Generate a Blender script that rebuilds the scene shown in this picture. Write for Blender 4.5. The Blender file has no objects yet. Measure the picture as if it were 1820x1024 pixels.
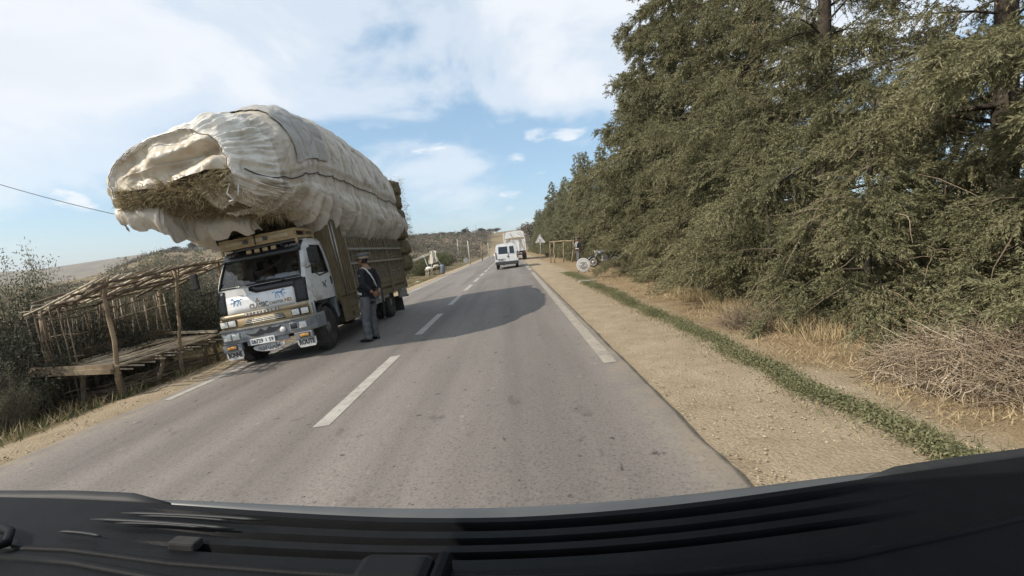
import bpy, bmesh, math, random
import numpy as np
from mathutils import Vector, Matrix, noise as mnoise
R_ = math.radians
PI = math.pi
random.seed(7)
rng = np.random.default_rng(11)
sc = bpy.context.scene
col = sc.collection

# ------------------------------------------------------------------ camera, sky, sun, exposure
FPX, IW, IH = 824.0, 1820.0, 1024.0
roll = R_(4.0)
_Y = Vector(((908 - 910) / FPX, (512 - 440) / FPX, -1.0)).normalized()
_d = Vector((math.cos(roll), math.sin(roll), 0.0))
_X = (_d - _d.dot(_Y) * _Y).normalized()
_Z = _X.cross(_Y)
CAMROT = Matrix((_X, _Y, _Z))            # camera axes -> world axes
CAMLOC = Vector((0.0, 0.0, 1.5))
cam = bpy.data.cameras.new('dash_camera')
cam.sensor_width = 36.0
cam.lens = FPX / IW * 36.0
cam.clip_start = 0.05
cam.clip_end = 9000.0
camo = bpy.data.objects.new('dash_camera', cam)
camo.matrix_world = Matrix.Translation(CAMLOC) @ CAMROT.to_4x4()
col.objects.link(camo)
sc.camera = camo

SUN_FROM = Vector((-1.0, -0.40, 0.90)).normalized()
sun_el = math.asin(SUN_FROM.z)
sun_az = math.atan2(SUN_FROM.x, SUN_FROM.y)
sl = bpy.data.lights.new('sun', 'SUN')
sl.energy = 4.7
sl.angle = R_(0.53)
sl.color = (1.0, 0.92, 0.80)
so = bpy.data.objects.new('sun', sl)
so.rotation_euler = SUN_FROM.to_track_quat('Z', 'Y').to_euler()
col.objects.link(so)

world = bpy.data.worlds.new('World')
sc.world = world
world.use_nodes = True
nt = world.node_tree
nt.nodes.clear()
N = nt.nodes.new
L = nt.links.new
out = N('ShaderNodeOutputWorld')
sky = N('ShaderNodeTexSky')
sky.sky_type = 'NISHITA'
sky.sun_disc = False
sky.sun_elevation = sun_el
sky.sun_rotation = sun_az % (2 * PI)
sky.altitude = 200
sky.air_density = 1.0
sky.dust_density = 0.7
sky.ozone_density = 1.2
bg = N('ShaderNodeBackground')
bg.inputs['Strength'].default_value = 0.15
veil = N('ShaderNodeMix')
veil.data_type = 'RGBA'
veil.inputs[0].default_value = 0.42
L(sky.outputs[0], veil.inputs[6])
veil.inputs[7].default_value = (3.0, 4.9, 6.6, 1)
L(veil.outputs[2], bg.inputs[0])
tc = N('ShaderNodeTexCoord')
sep = N('ShaderNodeSeparateXYZ')
L(tc.outputs['Generated'], sep.inputs[0])


def wmath(op, a, b=None, clamp=False):
    n = N('ShaderNodeMath')
    n.operation = op
    n.use_clamp = clamp
    for i, v in enumerate((a, b)):
        if v is None:
            continue
        if isinstance(v, (int, float)):
            n.inputs[i].default_value = v
        else:
            L(v, n.inputs[i])
    return n.outputs[0]


def wramp(src, stops):
    n = N('ShaderNodeValToRGB')
    n.color_ramp.interpolation = 'EASE'
    while len(n.color_ramp.elements) < len(stops):
        n.color_ramp.elements.new(0.5)
    for e, (p, v) in zip(n.color_ramp.elements, stops):
        e.position = p
        e.color = (v, v, v, 1)
    L(src, n.inputs[0])
    return n.outputs[0]


# broken cumulus filling the upper sky, its ragged base some 17 degrees up, small puffs below
mp = N('ShaderNodeMapping')
mp.inputs['Location'].default_value = (0.35, 0.1, 0.55)
mp.inputs['Rotation'].default_value = (0, R_(8), 0)
mp.inputs['Scale'].default_value = (2.3, 2.3, 4.2)
L(tc.outputs['Generated'], mp.inputs[0])
n1 = N('ShaderNodeTexNoise')
n1.inputs['Scale'].default_value = 1.25
n1.inputs['Detail'].default_value = 10
n1.inputs['Roughness'].default_value = 0.55
n1.inputs['Distortion'].default_value = 0.35
L(mp.outputs[0], n1.inputs[0])
deck_h = wramp(sep.outputs[2], [(0.10, 0.0), (0.235, 0.30), (0.31, 0.95), (0.42, 1.0), (0.60, 0.70)])
# the clouds reach lower on the left of the view
lowl = wmath('MULTIPLY', wmath('MAXIMUM', wmath('MULTIPLY', wmath('ADD', sep.outputs[0], 0.42), -0.55), 0.0), wramp(sep.outputs[2], [(0.02, 0.15), (0.16, 1.0)]))
cov = wmath('ADD', wmath('MULTIPLY', deck_h, 0.30), lowl)
dens = wmath('ADD', n1.outputs[0], cov)
deck = wramp(dens, [(0.55, 0.0), (0.70, 0.55), (0.90, 0.98)])
n2 = N('ShaderNodeTexNoise')
mp2 = N('ShaderNodeMapping')
mp2.inputs['Location'].default_value = (0.75, 0.0, 0.18)
mp2.inputs['Scale'].default_value = (5.5, 5.5, 13.0)
L(tc.outputs['Generated'], mp2.inputs[0]); L(mp2.outputs[0], n2.inputs[0])
n2.inputs['Scale'].default_value = 1.5
n2.inputs['Detail'].default_value = 7
n2.inputs['Roughness'].default_value = 0.5
band = wramp(sep.outputs[2], [(0.03, 0.0), (0.10, 1.0), (0.20, 1.0), (0.28, 0.0)])
cum = wmath('MULTIPLY', wramp(n2.outputs[0], [(0.56, 0.0), (0.68, 0.85)]), band)
allc = wmath('MAXIMUM', deck, cum)
bgc = N('ShaderNodeBackground')
cr = N('ShaderNodeValToRGB')
cr.color_ramp.elements[0].position = 0.70
cr.color_ramp.elements[0].color = (0.93, 0.96, 1.0, 1)
cr.color_ramp.elements[1].position = 1.0
cr.color_ramp.elements[1].color = (0.80, 0.84, 0.90, 1)
L(dens, cr.inputs[0])
L(cr.outputs[0], bgc.inputs[0])
bgc.inputs['Strength'].default_value = 1.08
mixw = N('ShaderNodeMixShader')
L(allc, mixw.inputs[0]); L(bg.outputs[0], mixw.inputs[1]); L(bgc.outputs[0], mixw.inputs[2])
L(mixw.outputs[0], out.inputs[0])

sc.view_settings.view_transform = 'Standard'
sc.view_settings.look = 'None'
sc.view_settings.exposure = 0.0
sc.view_settings.gamma = 1.0
sc.view_settings.use_curve_mapping = False

# ------------------------------------------------------------------ helpers
def ray(px, py):
    w = CAMROT @ Vector(((px - 910) / FPX, (512 - py) / FPX, -1.0))
    return w / w.y


def at(px, py, D):
    return CAMLOC + ray(px, py) * D


def on_plane(px, py, z):
    w = ray(px, py)
    return CAMLOC + w * ((z - CAMLOC.z) / w.z)


def sstep(a, b, x):
    t = min(1.0, max(0.0, (x - a) / (b - a)))
    return t * t * (3 - 2 * t)


def road_z(x):
    return 0.07 * x


def gz(x, y):
    if -5.45 < x < 1.26:
        z = 0.07 * x
    elif x >= 1.26:
        z = 0.06 + 0.045 * sstep(2.4, 5.0, x) * (1 - sstep(20, 26, y)) + 0.3 * sstep(5.5, 14, x)
    else:
        z = -0.38 - 0.26 * sstep(0, 2.0, -5.45 - x) - 0.10 * sstep(2, 12, -5.45 - x)
    d = math.hypot(x, y)
    if x < -6 or y > 90:
        lat = sstep(8, 30, -x) if y < 110 else max(sstep(8, 30, -x), sstep(110, 200, y))
        near = sstep(45, 265, y + 0.35 * abs(x))
        if y > 1:
            near *= 1 - sstep(0.74, 0.93, -x / y)
        z += lat * near * 10.5
        if y > 255:
            z -= lat * 6.0 * sstep(265, 420, y)
    if d > 500 and y > 100:
        a = -x / y
        z += 52 * sstep(900, 1600, d) * sstep(0.45, 0.78, a) * (0.8 + 0.2 * math.sin(a * 9.0 + 1.0))
        z += 12 * sstep(1600, 2400, d) * sstep(0.3, 0.0, a)
    return z


def tag(o, label=None, cat=None, group=None, kind=None):
    if label: o['label'] = label
    if cat: o['category'] = cat
    if group: o['group'] = group
    if kind: o['kind'] = kind
    return o


def empty(name, loc=(0, 0, 0), rot=(0, 0, 0), label=None, cat=None, group=None):
    o = bpy.data.objects.new(name, None)
    o.empty_display_size = 0.2
    o.location = loc
    o.rotation_euler = rot
    col.objects.link(o)
    return tag(o, label, cat, group)


def link(name, me, parent=None):
    o = bpy.data.objects.new(name, me)
    col.objects.link(o)
    if parent is not None:
        o.parent = parent
    return o


def copy_tree(o, parent=None):
    c = o.copy()
    col.objects.link(c)
    if parent is not None:
        c.parent = parent
        c.matrix_parent_inverse = o.matrix_parent_inverse.copy()
    for ch in list(o.children):
        copy_tree(ch, c)
    return c


def np_mesh(name, V, F, mat=None, smooth=False):
    V = np.asarray(V, dtype=np.float32)
    F = np.asarray(F, dtype=np.int32)
    k = F.shape[1]
    me = bpy.data.meshes.new(name)
    me.vertices.add(len(V))
    me.vertices.foreach_set('co', V.ravel())
    me.loops.add(F.size)
    me.loops.foreach_set('vertex_index', F.ravel())
    me.polygons.add(len(F))
    me.polygons.foreach_set('loop_start', np.arange(0, F.size, k, dtype=np.int32))
    me.polygons.foreach_set('loop_total', np.full(len(F), k, dtype=np.int32))
    if smooth:
        me.polygons.foreach_set('use_smooth', np.ones(len(F), dtype=bool))
    me.update(calc_edges=True)
    if mat:
        me.materials.append(mat)
    return me


class MB:
    """collects shapes for ONE mesh object"""
    def __init__(self):
        self.v = []
        self.f = []
        self.s = []

    def add(self, verts, faces, smooth=False):
        b = len(self.v)
        self.v += [tuple(p) for p in verts]
        for f in faces:
            self.f.append([b + i for i in f])
            self.s.append(smooth)
        return self

    def box(self, c, size, rot=None, taper=None):
        sx, sy, sz = size[0] / 2, size[1] / 2, size[2] / 2
        P = [Vector((x * sx, y * sy, z * sz)) for z in (-1, 1) for y in (-1, 1) for x in (-1, 1)]
        if taper:
            for p in P:
                if p.z > 0:
                    p.x *= taper[0]; p.y *= taper[1]
        if rot is not None:
            P = [rot @ p for p in P]
        c = Vector(c)
        return self.add([p + c for p in P], [(0, 2, 3, 1), (4, 5, 7, 6), (0, 1, 5, 4), (2, 6, 7, 3), (0, 4, 6, 2), (1, 3, 7, 5)])

    def bar(self, a, b, w, h=None, up=(0, 0, 1)):
        a, b = Vector(a), Vector(b)
        h = h or w
        y = (b - a)
        ln = y.length
        y = y / ln
        u = Vector(up)
        if abs(y.dot(u)) > 0.98:
            u = Vector((1, 0, 0))
        x = y.cross(u).normalized()
        z = x.cross(y)
        return self.box((a + b) / 2, (w, ln, h), Matrix((x, y, z)).transposed())

    def tube(self, pts, r, n=8, cap=True, smooth=True):
        pts = [Vector(p) for p in pts]
        rs = r if isinstance(r, (list, tuple)) else [r] * len(pts)
        verts, faces = [], []
        prev = None
        for i, p in enumerate(pts):
            t = (pts[min(i + 1, len(pts) - 1)] - pts[max(i - 1, 0)]).normalized()
            if prev is None:
                up = Vector((0, 0, 1)) if abs(t.z) < 0.9 else Vector((1, 0, 0))
                x = t.cross(up).normalized()
            else:
                x = (prev - prev.dot(t) * t)
                x = x.normalized() if x.length > 1e-6 else t.orthogonal().normalized()
            prev = x
            y = t.cross(x)
            for k in range(n):
                a = 2 * PI * k / n
                verts.append(p + (x * math.cos(a) + y * math.sin(a)) * rs[i])
        for i in range(len(pts) - 1):
            for k in range(n):
                a, b = i * n + k, i * n + (k + 1) % n
                faces.append((a, b, b + n, a + n))
        if cap:
            faces.append(tuple(range(n - 1, -1, -1)))
            faces.append(tuple((len(pts) - 1) * n + k for k in range(n)))
        return self.add(verts, faces, smooth)

    def lathe(self, prof, c=(0, 0, 0), axis='z', n=24, smooth=True, cap=True):
        """prof: (radius, height) pairs along the axis"""
        c = Vector(c)
        verts, faces = [], []
        for rr, hh in prof:
            for k in range(n):
                a = 2 * PI * k / n
                q = (rr * math.cos(a), rr * math.sin(a), hh)
                if axis == 'x':
                    q = (q[2], q[0], q[1])
                elif axis == 'y':
                    q = (q[0], q[2], q[1])
                verts.append(Vector(q) + c)
        for i in range(len(prof) - 1):
            for k in range(n):
                a, b = i * n + k, i * n + (k + 1) % n
                faces.append((a, b, b + n, a + n))
        if cap and prof[0][0] > 1e-4:
            faces.append(tuple(range(n - 1, -1, -1)))
        if cap and prof[-1][0] > 1e-4:
            faces.append(tuple((len(prof) - 1) * n + k for k in range(n)))
        return self.add(verts, faces, smooth)

    def sheet(self, grid, closed_u=False, smooth=True):
        """grid[i][j] of points"""
        ni, nj = len(grid), len(grid[0])
        verts = [p for r in grid for p in r]
        faces = []
        for i in range(ni - 1):
            for j in range(nj - (0 if closed_u else 1)):
                j2 = (j + 1) % nj
                faces.append((i * nj + j, i * nj + j2, (i + 1) * nj + j2, (i + 1) * nj + j))
        return self.add(verts, faces, smooth)

    def prism(self, pts, depth_vec):
        """a closed planar outline pushed along depth_vec"""
        n = len(pts)
        d = Vector(depth_vec)
        P = [Vector(p) for p in pts]
        verts = P + [p + d for p in P]
        faces = [tuple(range(n)), tuple(range(2 * n - 1, n - 1, -1))]
        faces += [(i, i + n, (i + 1) % n + n, (i + 1) % n) for i in range(n)]
        return self.add(verts, faces)

    def build(self, name, mat, parent=None, bevel=0.0, solid=0.0, fix=True):
        me = bpy.data.meshes.new(name)
        me.from_pydata(self.v, [], self.f)
        me.polygons.foreach_set('use_smooth', self.s)
        me.update()
        if fix:
            bm = bmesh.new()
            bm.from_mesh(me)
            bmesh.ops.recalc_face_normals(bm, faces=bm.faces)
            bm.to_mesh(me)
            bm.free()
        me.materials.append(mat)
        o = link(name, me, parent)
        if solid:
            m = o.modifiers.new('solid', 'SOLIDIFY')
            m.thickness = solid
            m.offset = 0
        if bevel:
            m = o.modifiers.new('bevel', 'BEVEL')
            m.width = bevel
            m.segments = 2
            m.limit_method = 'ANGLE'
            m.angle_limit = R_(40)
        return o


def text_into(mb, txt, size, frame, extrude=0.002, width=None, shear=0.0, bold=0.0):
    """lettering as mesh, centred; frame = 4x4 matrix, x along the line, y up the letters"""
    cu = bpy.data.curves.new('lettering', 'FONT')
    cu.body = txt
    cu.size = size
    cu.align_x = 'CENTER'
    cu.align_y = 'CENTER'
    cu.extrude = extrude
    cu.shear = shear
    cu.offset = bold
    cu.resolution_u = 3
    o = bpy.data.objects.new('lettering', cu)
    col.objects.link(o)
    dg = bpy.context.evaluated_depsgraph_get()
    me = bpy.data.meshes.new_from_object(o.evaluated_get(dg))
    vs = [v.co.copy() for v in me.vertices]
    fs = [tuple(p.vertices) for p in me.polygons]
    bpy.data.objects.remove(o)
    bpy.data.curves.remove(cu)
    bpy.data.meshes.remove(me)
    if not vs:
        return mb
    if width:
        x0, x1 = min(v.x for v in vs), max(v.x for v in vs)
        k = width / max(1e-6, x1 - x0)
        m = (x0 + x1) / 2
        for v in vs:
            v.x = (v.x - m) * k
    return mb.add([frame @ v for v in vs], fs)


def frame_at(o, x, y):
    """4x4 from origin, x axis, y axis"""
    x = Vector(x).normalized()
    y = Vector(y)
    y = (y - y.dot(x) * x).normalized()
    z = x.cross(y)
    m = Matrix((x, y, z)).transposed().to_4x4()
    m.translation = Vector(o)
    return m


# ------------------------------------------------------------------ materials
def mat(name, c1, c2=None, scale=6.0, rough=0.75, metal=0.0, bump=0.0, bscale=None, spec=0.35, detail=6, lo=0.35, hi=0.65, stretch=None, bdist=0.02, c3=None, s3=60.0):
    m = bpy.data.materials.new(name)
    m.use_nodes = True
    t = m.node_tree
    b = t.nodes['Principled BSDF']
    b.inputs['Roughness'].default_value = rough
    b.inputs['Metallic'].default_value = metal
    b.inputs['Specular IOR Level'].default_value = spec
    b.inputs['Base Color'].default_value = (*c1, 1)
    co = t.nodes.new('ShaderNodeTexCoord')
    src = co.outputs['Object']
    if stretch:
        mpn = t.nodes.new('ShaderNodeMapping')
        mpn.inputs['Scale'].default_value = stretch
        t.links.new(src, mpn.inputs[0])
        src = mpn.outputs[0]
    if c2 is not None:
        n = t.nodes.new('ShaderNodeTexNoise')
        n.inputs['Scale'].default_value = scale
        n.inputs['Detail'].default_value = detail
        n.inputs['Roughness'].default_value = 0.6
        t.links.new(src, n.inputs[0])
        rp = t.nodes.new('ShaderNodeValToRGB')
        rp.color_ramp.elements[0].position = lo
        rp.color_ramp.elements[1].position = hi
        rp.color_ramp.elements[0].color = (*c1, 1)
        rp.color_ramp.elements[1].color = (*c2, 1)
        t.links.new(n.outputs[0], rp.inputs[0])
        last = rp.outputs[0]
        if c3 is not None:
            n3 = t.nodes.new('ShaderNodeTexNoise')
            n3.inputs['Scale'].default_value = s3
            n3.inputs['Detail'].default_value = 4
            t.links.new(src, n3.inputs[0])
            r3 = t.nodes.new('ShaderNodeValToRGB')
            r3.color_ramp.elements[0].position = 0.56
            r3.color_ramp.elements[1].position = 0.70
            t.links.new(n3.outputs[0], r3.inputs[0])
            mx = t.nodes.new('ShaderNodeMix')
            mx.data_type = 'RGBA'
            t.links.new(r3.outputs[0], mx.inputs[0])
            t.links.new(last, mx.inputs[6])
            mx.inputs[7].default_value = (*c3, 1)
            last = mx.outputs[2]
        t.links.new(last, b.inputs['Base Color'])
    if bump:
        nb = t.nodes.new('ShaderNodeTexNoise')
        nb.inputs['Scale'].default_value = bscale or scale * 4
        nb.inputs['Detail'].default_value = 6
        t.links.new(src, nb.inputs[0])
        bp = t.nodes.new('ShaderNodeBump')
        bp.inputs['Strength'].default_value = bump
        bp.inputs['Distance'].default_value = bdist
        t.links.new(nb.outputs[0], bp.inputs['Height'])
        t.links.new(bp.outputs[0], b.inputs['Normal'])
    return m


def leaf_mat(name, c1, c2, c3, trans=0.22, nscale=0.9):
    m = bpy.data.materials.new(name)
    m.use_nodes = True
    t = m.node_tree
    t.nodes.clear()
    o = t.nodes.new('ShaderNodeOutputMaterial')
    geo = t.nodes.new('ShaderNodeNewGeometry')
    rp = t.nodes.new('ShaderNodeValToRGB')
    rp.color_ramp.elements.new(0.5)
    for e, p, c in zip(rp.color_ramp.elements, (0.0, 0.55, 1.0), (c1, c2, c3)):
        e.position = p
        e.color = (*c, 1)
    n = t.nodes.new('ShaderNodeTexNoise')
    n.inputs['Scale'].default_value = nscale
    n.inputs['Detail'].default_value = 3
    oi = t.nodes.new('ShaderNodeTexCoord')
    t.links.new(oi.outputs['Object'], n.inputs[0])
    ma = t.nodes.new('ShaderNodeMath')
    ma.operation = 'MULTIPLY_ADD'
    t.links.new(geo.outputs['Random Per Island'], ma.inputs[0])
    ma.inputs[1].default_value = 0.62
    mb_ = t.nodes.new('ShaderNodeMath')
    mb_.operation = 'MULTIPLY_ADD'
    t.links.new(n.outputs[0], mb_.inputs[0])
    mb_.inputs[1].default_value = 1.1
    mb_.inputs[2].default_value = -0.36
    t.links.new(mb_.outputs[0], ma.inputs[2])
    t.links.new(ma.outputs[0], rp.inputs[0])
    df = t.nodes.new('ShaderNodeBsdfPrincipled')
    df.inputs['Roughness'].default_value = 0.65
    df.inputs['Specular IOR Level'].default_value = 0.25
    tr = t.nodes.new('ShaderNodeBsdfTranslucent')
    t.links.new(rp.outputs[0], df.inputs['Base Color'])
    t.links.new(rp.outputs[0], tr.inputs[0])
    mx = t.nodes.new('ShaderNodeMixShader')
    mx.inputs[0].default_value = trans
    t.links.new(df.outputs[0], mx.inputs[1])
    t.links.new(tr.outputs[0], mx.inputs[2])
    t.links.new(mx.outputs[0], o.inputs[0])
    return m


def glass_mat(name, tint, mixf=0.25, rough=0.03):
    m = bpy.data.materials.new(name)
    m.use_nodes = True
    t = m.node_tree
    t.nodes.clear()
    o = t.nodes.new('ShaderNodeOutputMaterial')
    tr = t.nodes.new('ShaderNodeBsdfTransparent')
    tr.inputs[0].default_value = (*tint, 1)
    gl = t.nodes.new('ShaderNodeBsdfGlossy')
    gl.inputs['Roughness'].default_value = rough
    fr = t.nodes.new('ShaderNodeFresnel')
    fr.inputs[0].default_value = 1.5
    ad = t.nodes.new('ShaderNodeMath')
    ad.operation = 'ADD'
    ad.use_clamp = True
    ad.inputs[1].default_value = mixf
    t.links.new(fr.outputs[0], ad.inputs[0])
    mx = t.nodes.new('ShaderNodeMixShader')
    t.links.new(ad.outputs[0], mx.inputs[0])
    t.links.new(tr.outputs[0], mx.inputs[1])
    t.links.new(gl.outputs[0], mx.inputs[2])
    t.links.new(mx.outputs[0], o.inputs[0])
    return m


M = {}
M['white_paint'] = mat('white_paint', (0.60, 0.60, 0.585), (0.47, 0.46, 0.43), 7, rough=0.38, spec=0.5, lo=0.45, hi=0.75, c3=(0.33, 0.30, 0.25), s3=4.0)
M['grey_paint'] = mat('grey_paint', (0.26, 0.28, 0.30), (0.19, 0.195, 0.20), 7, rough=0.42, spec=0.5, metal=0.15)
M['steel'] = mat('steel', (0.26, 0.285, 0.315), (0.17, 0.175, 0.18), 8, rough=0.38, metal=0.3, c3=(0.24, 0.20, 0.15), s3=7.0)
M['chrome'] = mat('chrome', (0.6, 0.6, 0.6), rough=0.2, metal=0.9)
M['board_white'] = mat('board_white', (0.80, 0.81, 0.82), (0.70, 0.70, 0.70), 5, rough=0.35, spec=0.5)
M['tan_paint'] = mat('tan_paint', (0.44, 0.325, 0.18), (0.31, 0.22, 0.115), 9, rough=0.5, bump=0.15, bscale=60)
M['black_rubber'] = mat('black_rubber', (0.018, 0.018, 0.019), (0.035, 0.033, 0.03), 20, rough=0.8)
M['black_gloss'] = mat('black_gloss', (0.012, 0.013, 0.015), rough=0.25, spec=0.5)
M['black_matt'] = mat('black_matt', (0.02, 0.02, 0.021), (0.03, 0.03, 0.031), 30, rough=0.6)
M['tyre'] = mat('tyre', (0.022, 0.021, 0.02), (0.06, 0.053, 0.045), 6, rough=0.9, bump=0.3, bscale=40)
M['rim'] = mat('rim', (0.28, 0.27, 0.25), (0.14, 0.12, 0.10), 9, rough=0.5, metal=0.4)
M['lamp'] = mat('lamp', (0.72, 0.72, 0.68), (0.55, 0.55, 0.52), 30, rough=0.12, spec=0.8)
M['amber'] = mat('amber', (0.55, 0.30, 0.08), (0.45, 0.22, 0.05), 20, rough=0.25, spec=0.6)
M['red_lamp'] = mat('red_lamp', (0.12, 0.025, 0.02), rough=0.25, spec=0.6)
M['glass'] = glass_mat('glass', (0.42, 0.46, 0.48), 0.06)
M['dark_glass'] = mat('dark_glass', (0.02, 0.024, 0.028), rough=0.06, spec=0.7)
M['wood_bed'] = mat('wood_bed', (0.195, 0.148, 0.08), (0.105, 0.078, 0.04), 5, rough=0.75, bump=0.3, bscale=30, stretch=(8, 8, 1))
M['pole_wood'] = mat('pole_wood', (0.34, 0.26, 0.17), (0.17, 0.125, 0.08), 4, rough=0.85, bump=0.4, bscale=25)
M['cane'] = mat('cane', (0.60, 0.52, 0.40), (0.32, 0.26, 0.18), 3, rough=0.8, bump=0.3, bscale=20)
M['old_wood'] = mat('old_wood', (0.20, 0.155, 0.11), (0.10, 0.078, 0.055), 5, rough=0.9, bump=0.4, bscale=30)
M['bark'] = mat('bark', (0.085, 0.068, 0.052), (0.045, 0.036, 0.028), 5, rough=0.95, bump=0.6, bscale=18, bdist=0.03)
M['twig'] = mat('twig', (0.30, 0.235, 0.165), (0.16, 0.12, 0.085), 3, rough=0.9)
M['straw'] = mat('straw', (0.21, 0.165, 0.09), (0.10, 0.078, 0.042), 9, rough=0.9, bump=0.8, bscale=55, bdist=0.03)
M['straw_blade'] = leaf_mat('straw_blade', (0.20, 0.155, 0.085), (0.40, 0.325, 0.19), (0.60, 0.51, 0.33), 0.1, 3.0)
M['rope'] = mat('rope', (0.06, 0.055, 0.05), rough=0.8)
M['concrete'] = mat('concrete', (0.52, 0.50, 0.46), (0.40, 0.38, 0.34), 6, rough=0.85)
M['sign_white'] = mat('sign_white', (0.80, 0.80, 0.80), (0.70, 0.70, 0.69), 4, rough=0.45)
M['sign_grey'] = mat('sign_grey', (0.36, 0.37, 0.38), (0.29, 0.29, 0.30), 5, rough=0.5, metal=0.3)
M['galv'] = mat('galv', (0.45, 0.45, 0.45), (0.36, 0.36, 0.36), 8, rough=0.5, metal=0.4)
M['faded_red'] = mat('faded_red', (0.62, 0.30, 0.26), (0.70, 0.45, 0.40), 6, rough=0.5)
M['ink'] = mat('ink', (0.03, 0.03, 0.035), rough=0.6)
M['ink_blue'] = mat('ink_blue', (0.06, 0.20, 0.42), (0.14, 0.30, 0.52), 12, rough=0.5)
M['ink_gold'] = mat('ink_gold', (0.38, 0.22, 0.06), (0.28, 0.15, 0.04), 14, rough=0.45)
M['ink_grey'] = mat('ink_grey', (0.22, 0.20, 0.17), rough=0.6)
M['skin'] = mat('skin', (0.30, 0.17, 0.105), (0.25, 0.135, 0.08), 10, rough=0.55)
M['navy'] = mat('navy', (0.010, 0.011, 0.016), (0.017, 0.018, 0.024), 8, rough=0.85, bump=0.25, bscale=12, bdist=0.02)
M['trouser'] = mat('trouser', (0.145, 0.145, 0.15), (0.10, 0.10, 0.105), 6, rough=0.85, bump=0.5, bscale=9, bdist=0.03)
M['cap_grey'] = mat('cap_grey', (0.16, 0.165, 0.175), (0.13, 0.135, 0.14), 12, rough=0.8)
M['cap_band'] = mat('cap_band', (0.30, 0.24, 0.15), rough=0.6)
M['webbing'] = mat('webbing', (0.58, 0.58, 0.56), rough=0.55)
M['hair'] = mat('hair', (0.014, 0.011, 0.01), rough=0.7)
M['shirt'] = mat('shirt', (0.10, 0.10, 0.105), (0.07, 0.07, 0.075), 5, rough=0.85)
M['cloth_sack'] = mat('cloth_sack', (0.55, 0.51, 0.44), (0.43, 0.39, 0.32), 5, rough=0.85, bump=0.5, bscale=8, bdist=0.05)
M['blue_plastic'] = mat('blue_plastic', (0.10, 0.13, 0.19), (0.16, 0.17, 0.20), 5, rough=0.6)
M['paper'] = mat('paper', (0.72, 0.72, 0.70), rough=0.7)
M['plaster'] = mat('plaster', (0.78, 0.77, 0.74), (0.66, 0.64, 0.60), 3, rough=0.85)
M['dash_plastic'] = mat('dash_plastic', (0.0065, 0.007, 0.0080), (0.0095, 0.010, 0.011), 14, rough=0.55, bump=0.25, bscale=420, bdist=0.003, spec=0.10)
M['bonnet_paint'] = mat('bonnet_paint', (0.065, 0.07, 0.074), (0.085, 0.09, 0.092), 5, rough=0.38, spec=0.5)
M['cypress'] = leaf_mat('cypress', (0.12, 0.122, 0.064), (0.215, 0.206, 0.112), (0.325, 0.30, 0.172), 0.2, 0.8)
M['cypress_dry'] = leaf_mat('cypress_dry', (0.16, 0.10, 0.05), (0.24, 0.16, 0.09), (0.32, 0.22, 0.13), 0.1, 2.0)
M['olive'] = leaf_mat('olive', (0.09, 0.092, 0.055), (0.19, 0.18, 0.115), (0.36, 0.33, 0.24), 0.2, 1.2)
M['shrub_green'] = leaf_mat('shrub_green', (0.05, 0.06, 0.02), (0.10, 0.115, 0.04), (0.16, 0.16, 0.07), 0.2, 0.8)
M['shrub_grey'] = leaf_mat('shrub_grey', (0.10, 0.085, 0.065), (0.165, 0.14, 0.11), (0.25, 0.215, 0.17), 0.15, 0.4)
M['dark_shrub'] = leaf_mat('dark_shrub', (0.024, 0.028, 0.018), (0.048, 0.052, 0.032), (0.11, 0.11, 0.08), 0.15, 1.5)
M['clover'] = leaf_mat('clover', (0.10, 0.108, 0.05), (0.17, 0.172, 0.085), (0.27, 0.255, 0.145), 0.2, 1.4)
M['dry_grass'] = leaf_mat('dry_grass', (0.28, 0.205, 0.11), (0.42, 0.33, 0.19), (0.54, 0.45, 0.28), 0.15, 1.0)
M['stone'] = mat('stone', (0.33, 0.25, 0.16), (0.46, 0.38, 0.27), 4, rough=0.85)


def tarp_mat(name, c1, c2, c3, trans=0.10):
    m = mat(name, c1, c2, 1.6, rough=0.42, bump=0.5, bscale=7.0, spec=0.45, bdist=0.05, c3=c3, s3=3.2, lo=0.3, hi=0.7)
    # crisp creases: ridges of a warped cell pattern added under the soft bump
    t = m.node_tree
    b = t.nodes['Principled BSDF']
    old = b.inputs['Normal'].links[0].from_socket
    tcn = t.nodes.new('ShaderNodeTexCoord')
    nz = t.nodes.new('ShaderNodeTexNoise')
    nz.inputs['Scale'].default_value = 2.2
    t.links.new(tcn.outputs['Object'], nz.inputs[0])
    ad = t.nodes.new('ShaderNodeMix')
    ad.data_type = 'RGBA'
    ad.inputs[0].default_value = 0.35
    t.links.new(tcn.outputs['Object'], ad.inputs[6])
    t.links.new(nz.outputs[1], ad.inputs[7])
    vo = t.nodes.new('ShaderNodeTexVoronoi')
    vo.feature = 'DISTANCE_TO_EDGE'
    vo.inputs['Scale'].default_value = 2.6
    t.links.new(ad.outputs[2], vo.inputs[0])
    rp = t.nodes.new('ShaderNodeValToRGB')
    rp.color_ramp.elements[0].position = 0.0
    rp.color_ramp.elements[1].position = 0.16
    t.links.new(vo.outputs[0], rp.inputs[0])
    bp = t.nodes.new('ShaderNodeBump')
    bp.inputs['Strength'].default_value = 0.16
    bp.inputs['Distance'].default_value = 0.03
    t.links.new(rp.outputs[0], bp.inputs['Height'])
    t.links.new(old, bp.inputs['Normal'])
    t.links.new(bp.outputs[0], b.inputs['Normal'])
    return m


M['tarp'] = tarp_mat('tarp', (0.56, 0.50, 0.415), (0.45, 0.40, 0.325), (0.33, 0.28, 0.22))
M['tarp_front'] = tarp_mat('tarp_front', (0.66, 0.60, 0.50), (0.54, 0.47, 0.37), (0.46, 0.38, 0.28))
M['tarp_hood'] = tarp_mat('tarp_hood', (0.74, 0.70, 0.63), (0.62, 0.58, 0.50), (0.52, 0.46, 0.37))  # cleaner than the side tarp, with sunlight painted into the pale colour

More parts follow.
